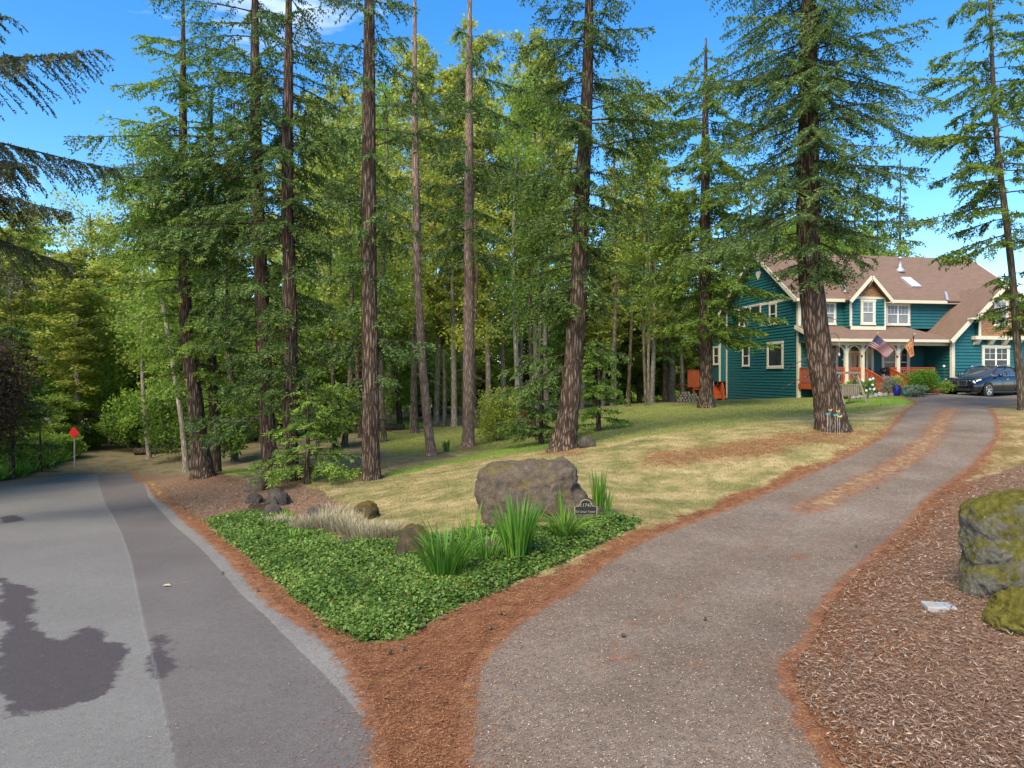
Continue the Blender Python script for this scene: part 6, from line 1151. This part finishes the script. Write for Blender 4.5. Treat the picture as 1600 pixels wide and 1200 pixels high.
for px, _, D, lf, w_, h_, lb in small: bush('understorey_shrub', px, D, w_, h_, 4200, lf, .19, lb, z0=.5, clumps=44)
# garden chair by the garage window
q = hw2w(hu(1517, WV-.5), WV-.5, .15); chair(q, .2, M['oldwood'], 'grey slatted garden chair against the garage wall behind the car')

# ---------------------------------------------------------------- litter on the ground
def scatter(name, n, r0, r1, a0, a1, maskf, m, label, cat, lnr, wdr, up=.05, hz_=.012, lift=0.01):
    x, y = sample(n, r0, r1, a0, a1); k = maskf(x, y) > rng.random(n); x, y = x[k], y[k]; n = len(x); d = norm(np.c_[rng.normal(size=(n, 2)), up*rng.normal(size=n)]); nrm = norm(np.c_[rng.normal(size=(n, 2))*.35, np.ones(n)]); sv = norm(np.cross(d, nrm)); r_ = np.hypot(x, y); k = 1+.035*np.maximum(0, r_-7)
    ln = rng.uniform(*lnr, n)*k; wd = rng.uniform(*wdr, n)*k; v, f = cards(np.c_[x, y, lut('z', x, y)+lift+hz_*rng.random(n)], d, sv, ln, wd); o = mk(name, v, f, m, attrs={'tint': np.repeat(np.clip(rng.beta(2, 2.2, n), 0, 1), 4)}); return tag(o, label, cat, kind='stuff')
scatter('wood_chips', 300000, 3.6, 26, -32, 40, lambda x, y: lut('chip', x, y), M['chip'], 'shredded bark and wood chips covering the verge and the mound', 'wood chips', (.016, .085), (.004, .015), .2, .03)
scatter('fallen_needles', 420000, 3.6, 24, -35, 40, lambda x, y: np.maximum(.75*ss(.35, .8, lut('needle', x, y)), .30*lut('right', x, y))*(lut('sd', x, y) < 0)*(lut('sr', x, y) < 0) + .7*np.exp(-np.maximum(lut('sd', x, y), 0)/.22)*(lut('sd', x, y) >= 0) + .7*np.exp(-np.maximum(lut('sr', x, y), 0)/.14)*(lut('sr', x, y) >= 0) + .010, M['needle'], 'rust-orange fallen needles along the edges of both roads', 'needles', (.02, .05), (.003, .007), .05, .012, .014)
def lawnmask(x, y):
    z_ = {k: lut(k, x, y) for k in ('chip', 'soil', 'needle', 'right', 'wood')}; return (1-z_['chip'])*(1-z_['soil'])*(1-.75*ss(.3, .8, z_['needle']))*ss(.0, .25, -lut('sd', x, y))*ss(.05, .3, -lut('sr', x, y))*(1-z_['right'])*(1-.6*z_['wood'])
def grassf(name, n, r0, r1, a0, a1, mf, m, label, h, w_):
    x, y = sample(n, r0, r1, a0, a1); k = mf(x, y) > rng.random(n); x, y = x[k], y[k]; n = len(x); r_ = np.hypot(x, y); d = norm(np.c_[rng.normal(size=(n, 2))*.75, np.ones(n)]); ln = h*rng.uniform(.5, 1.2, n)*(1+.02*np.maximum(0, r_-10)); v, f = cards(np.c_[x, y, lut('z', x, y)-.015], d, perp(d), ln, np.full(n, w_)*(1+.06*np.maximum(0, r_-10)))
    o = mk(name, v, f, m, attrs={'tint': np.repeat(np.clip(.5+.30*nz(x, y, 3.4, 3)+.22*nz(x, y, 9., 5)+.2*rng.normal(size=n), 0, 1), 4)}); return tag(o, label, 'grass', kind='stuff')
grassf('dry_grass', 260000, 8.5, 26, -28, 38, lambda x, y: lawnmask(x, y)*(1-.8*lut('green', x, y)), M['grassd'], 'short dry straw-coloured lawn grass', .05, .007)
grassf('green_grass', 170000, 12, 42, -32, 36, lambda x, y: lawnmask(x, y)*np.maximum(lut('green', x, y), .15), M['grassg'], 'short greener lawn grass toward the house', .05, .010)
bank = gpoly([(0,752),(40,742),(90,726),(112,716),(118,700),(60,690),(-40,690),(-60,760)])
M['lush'] = leafmat('lush_grass', (.06, .15, .02), (.14, .30, .035), (.28, .44, .07), .4)
grassf('bank_grass', 60000, 24, 50, -42, -30, lambda x, y: ss(-.2, .3, sdf(bank, x, y)), M['lush'], 'long lush green grass on the bank by the road end', .45, .03)
M['grit'] = leafmat('loose_grit', (.05, .035, .03), (.22, .15, .10), (.50, .40, .30), 0, .9)
scatter('driveway_grit', 160000, 3.6, 24, -32, 40, lambda x, y: ss(0, .3, lut('sd', x, y)), M['grit'], 'loose grit and needle bits strewn over the driveway', 'grit', (.008, .022), (.005, .014), .2, .004, .006)
grassf('grass_tufts', 60000, 9, 30, -28, 38, lambda x, y: lawnmask(x, y)*ss(.35, .6, nz(x, y, 5.5, 9)+.3*nz(x, y, 14, 2))*.9, M['grassg'], 'scattered taller greenish tufts in the dry lawn', .085, .008)
# cones and leaves lying about
def cone(px, py, r_=.02):
    g_ = G(px, py); o = MB().lathe([(r_*.3, 0), (r_*.9, r_*.6), (r_, r_*1.4), (r_*.7, r_*2.3), (r_*.2, r_*3)], (0, 0, 0), 8).build('fir_cone', M['greybark']); o.location = (g_[0], g_[1], g_[2]+r_+.01); o.rotation_euler = (R(80), 0, rng.random()*6); return o
for i, (px, py) in enumerate([(696,970),(767,986),(606,1024),(633,1017),(783,962),(404,926),(1373,764),(1340,856),(1435,810),(486,981),(655,1045),(1100,972),(970,996),(350,898)]):
    o = cone(px, py); tag(o, 'small brown fir cone lying on the needle-strewn road edge', 'fir cone', 'fallen fir cones')
g_ = G(260, 917); mb = MB(); mb.add([(-.06, 0, .02), (0, -.03, .03), (.07, 0, .02), (.02, .04, .035), (-.03, .03, .03)], [(0, 1, 2, 3, 4)]); o = mb.build('fallen_leaf', mat('pale_leaf', (.55, .45, .25), .7)); o.location = g_; tag(o, 'single pale dry leaf lying on the dark asphalt', 'leaf')
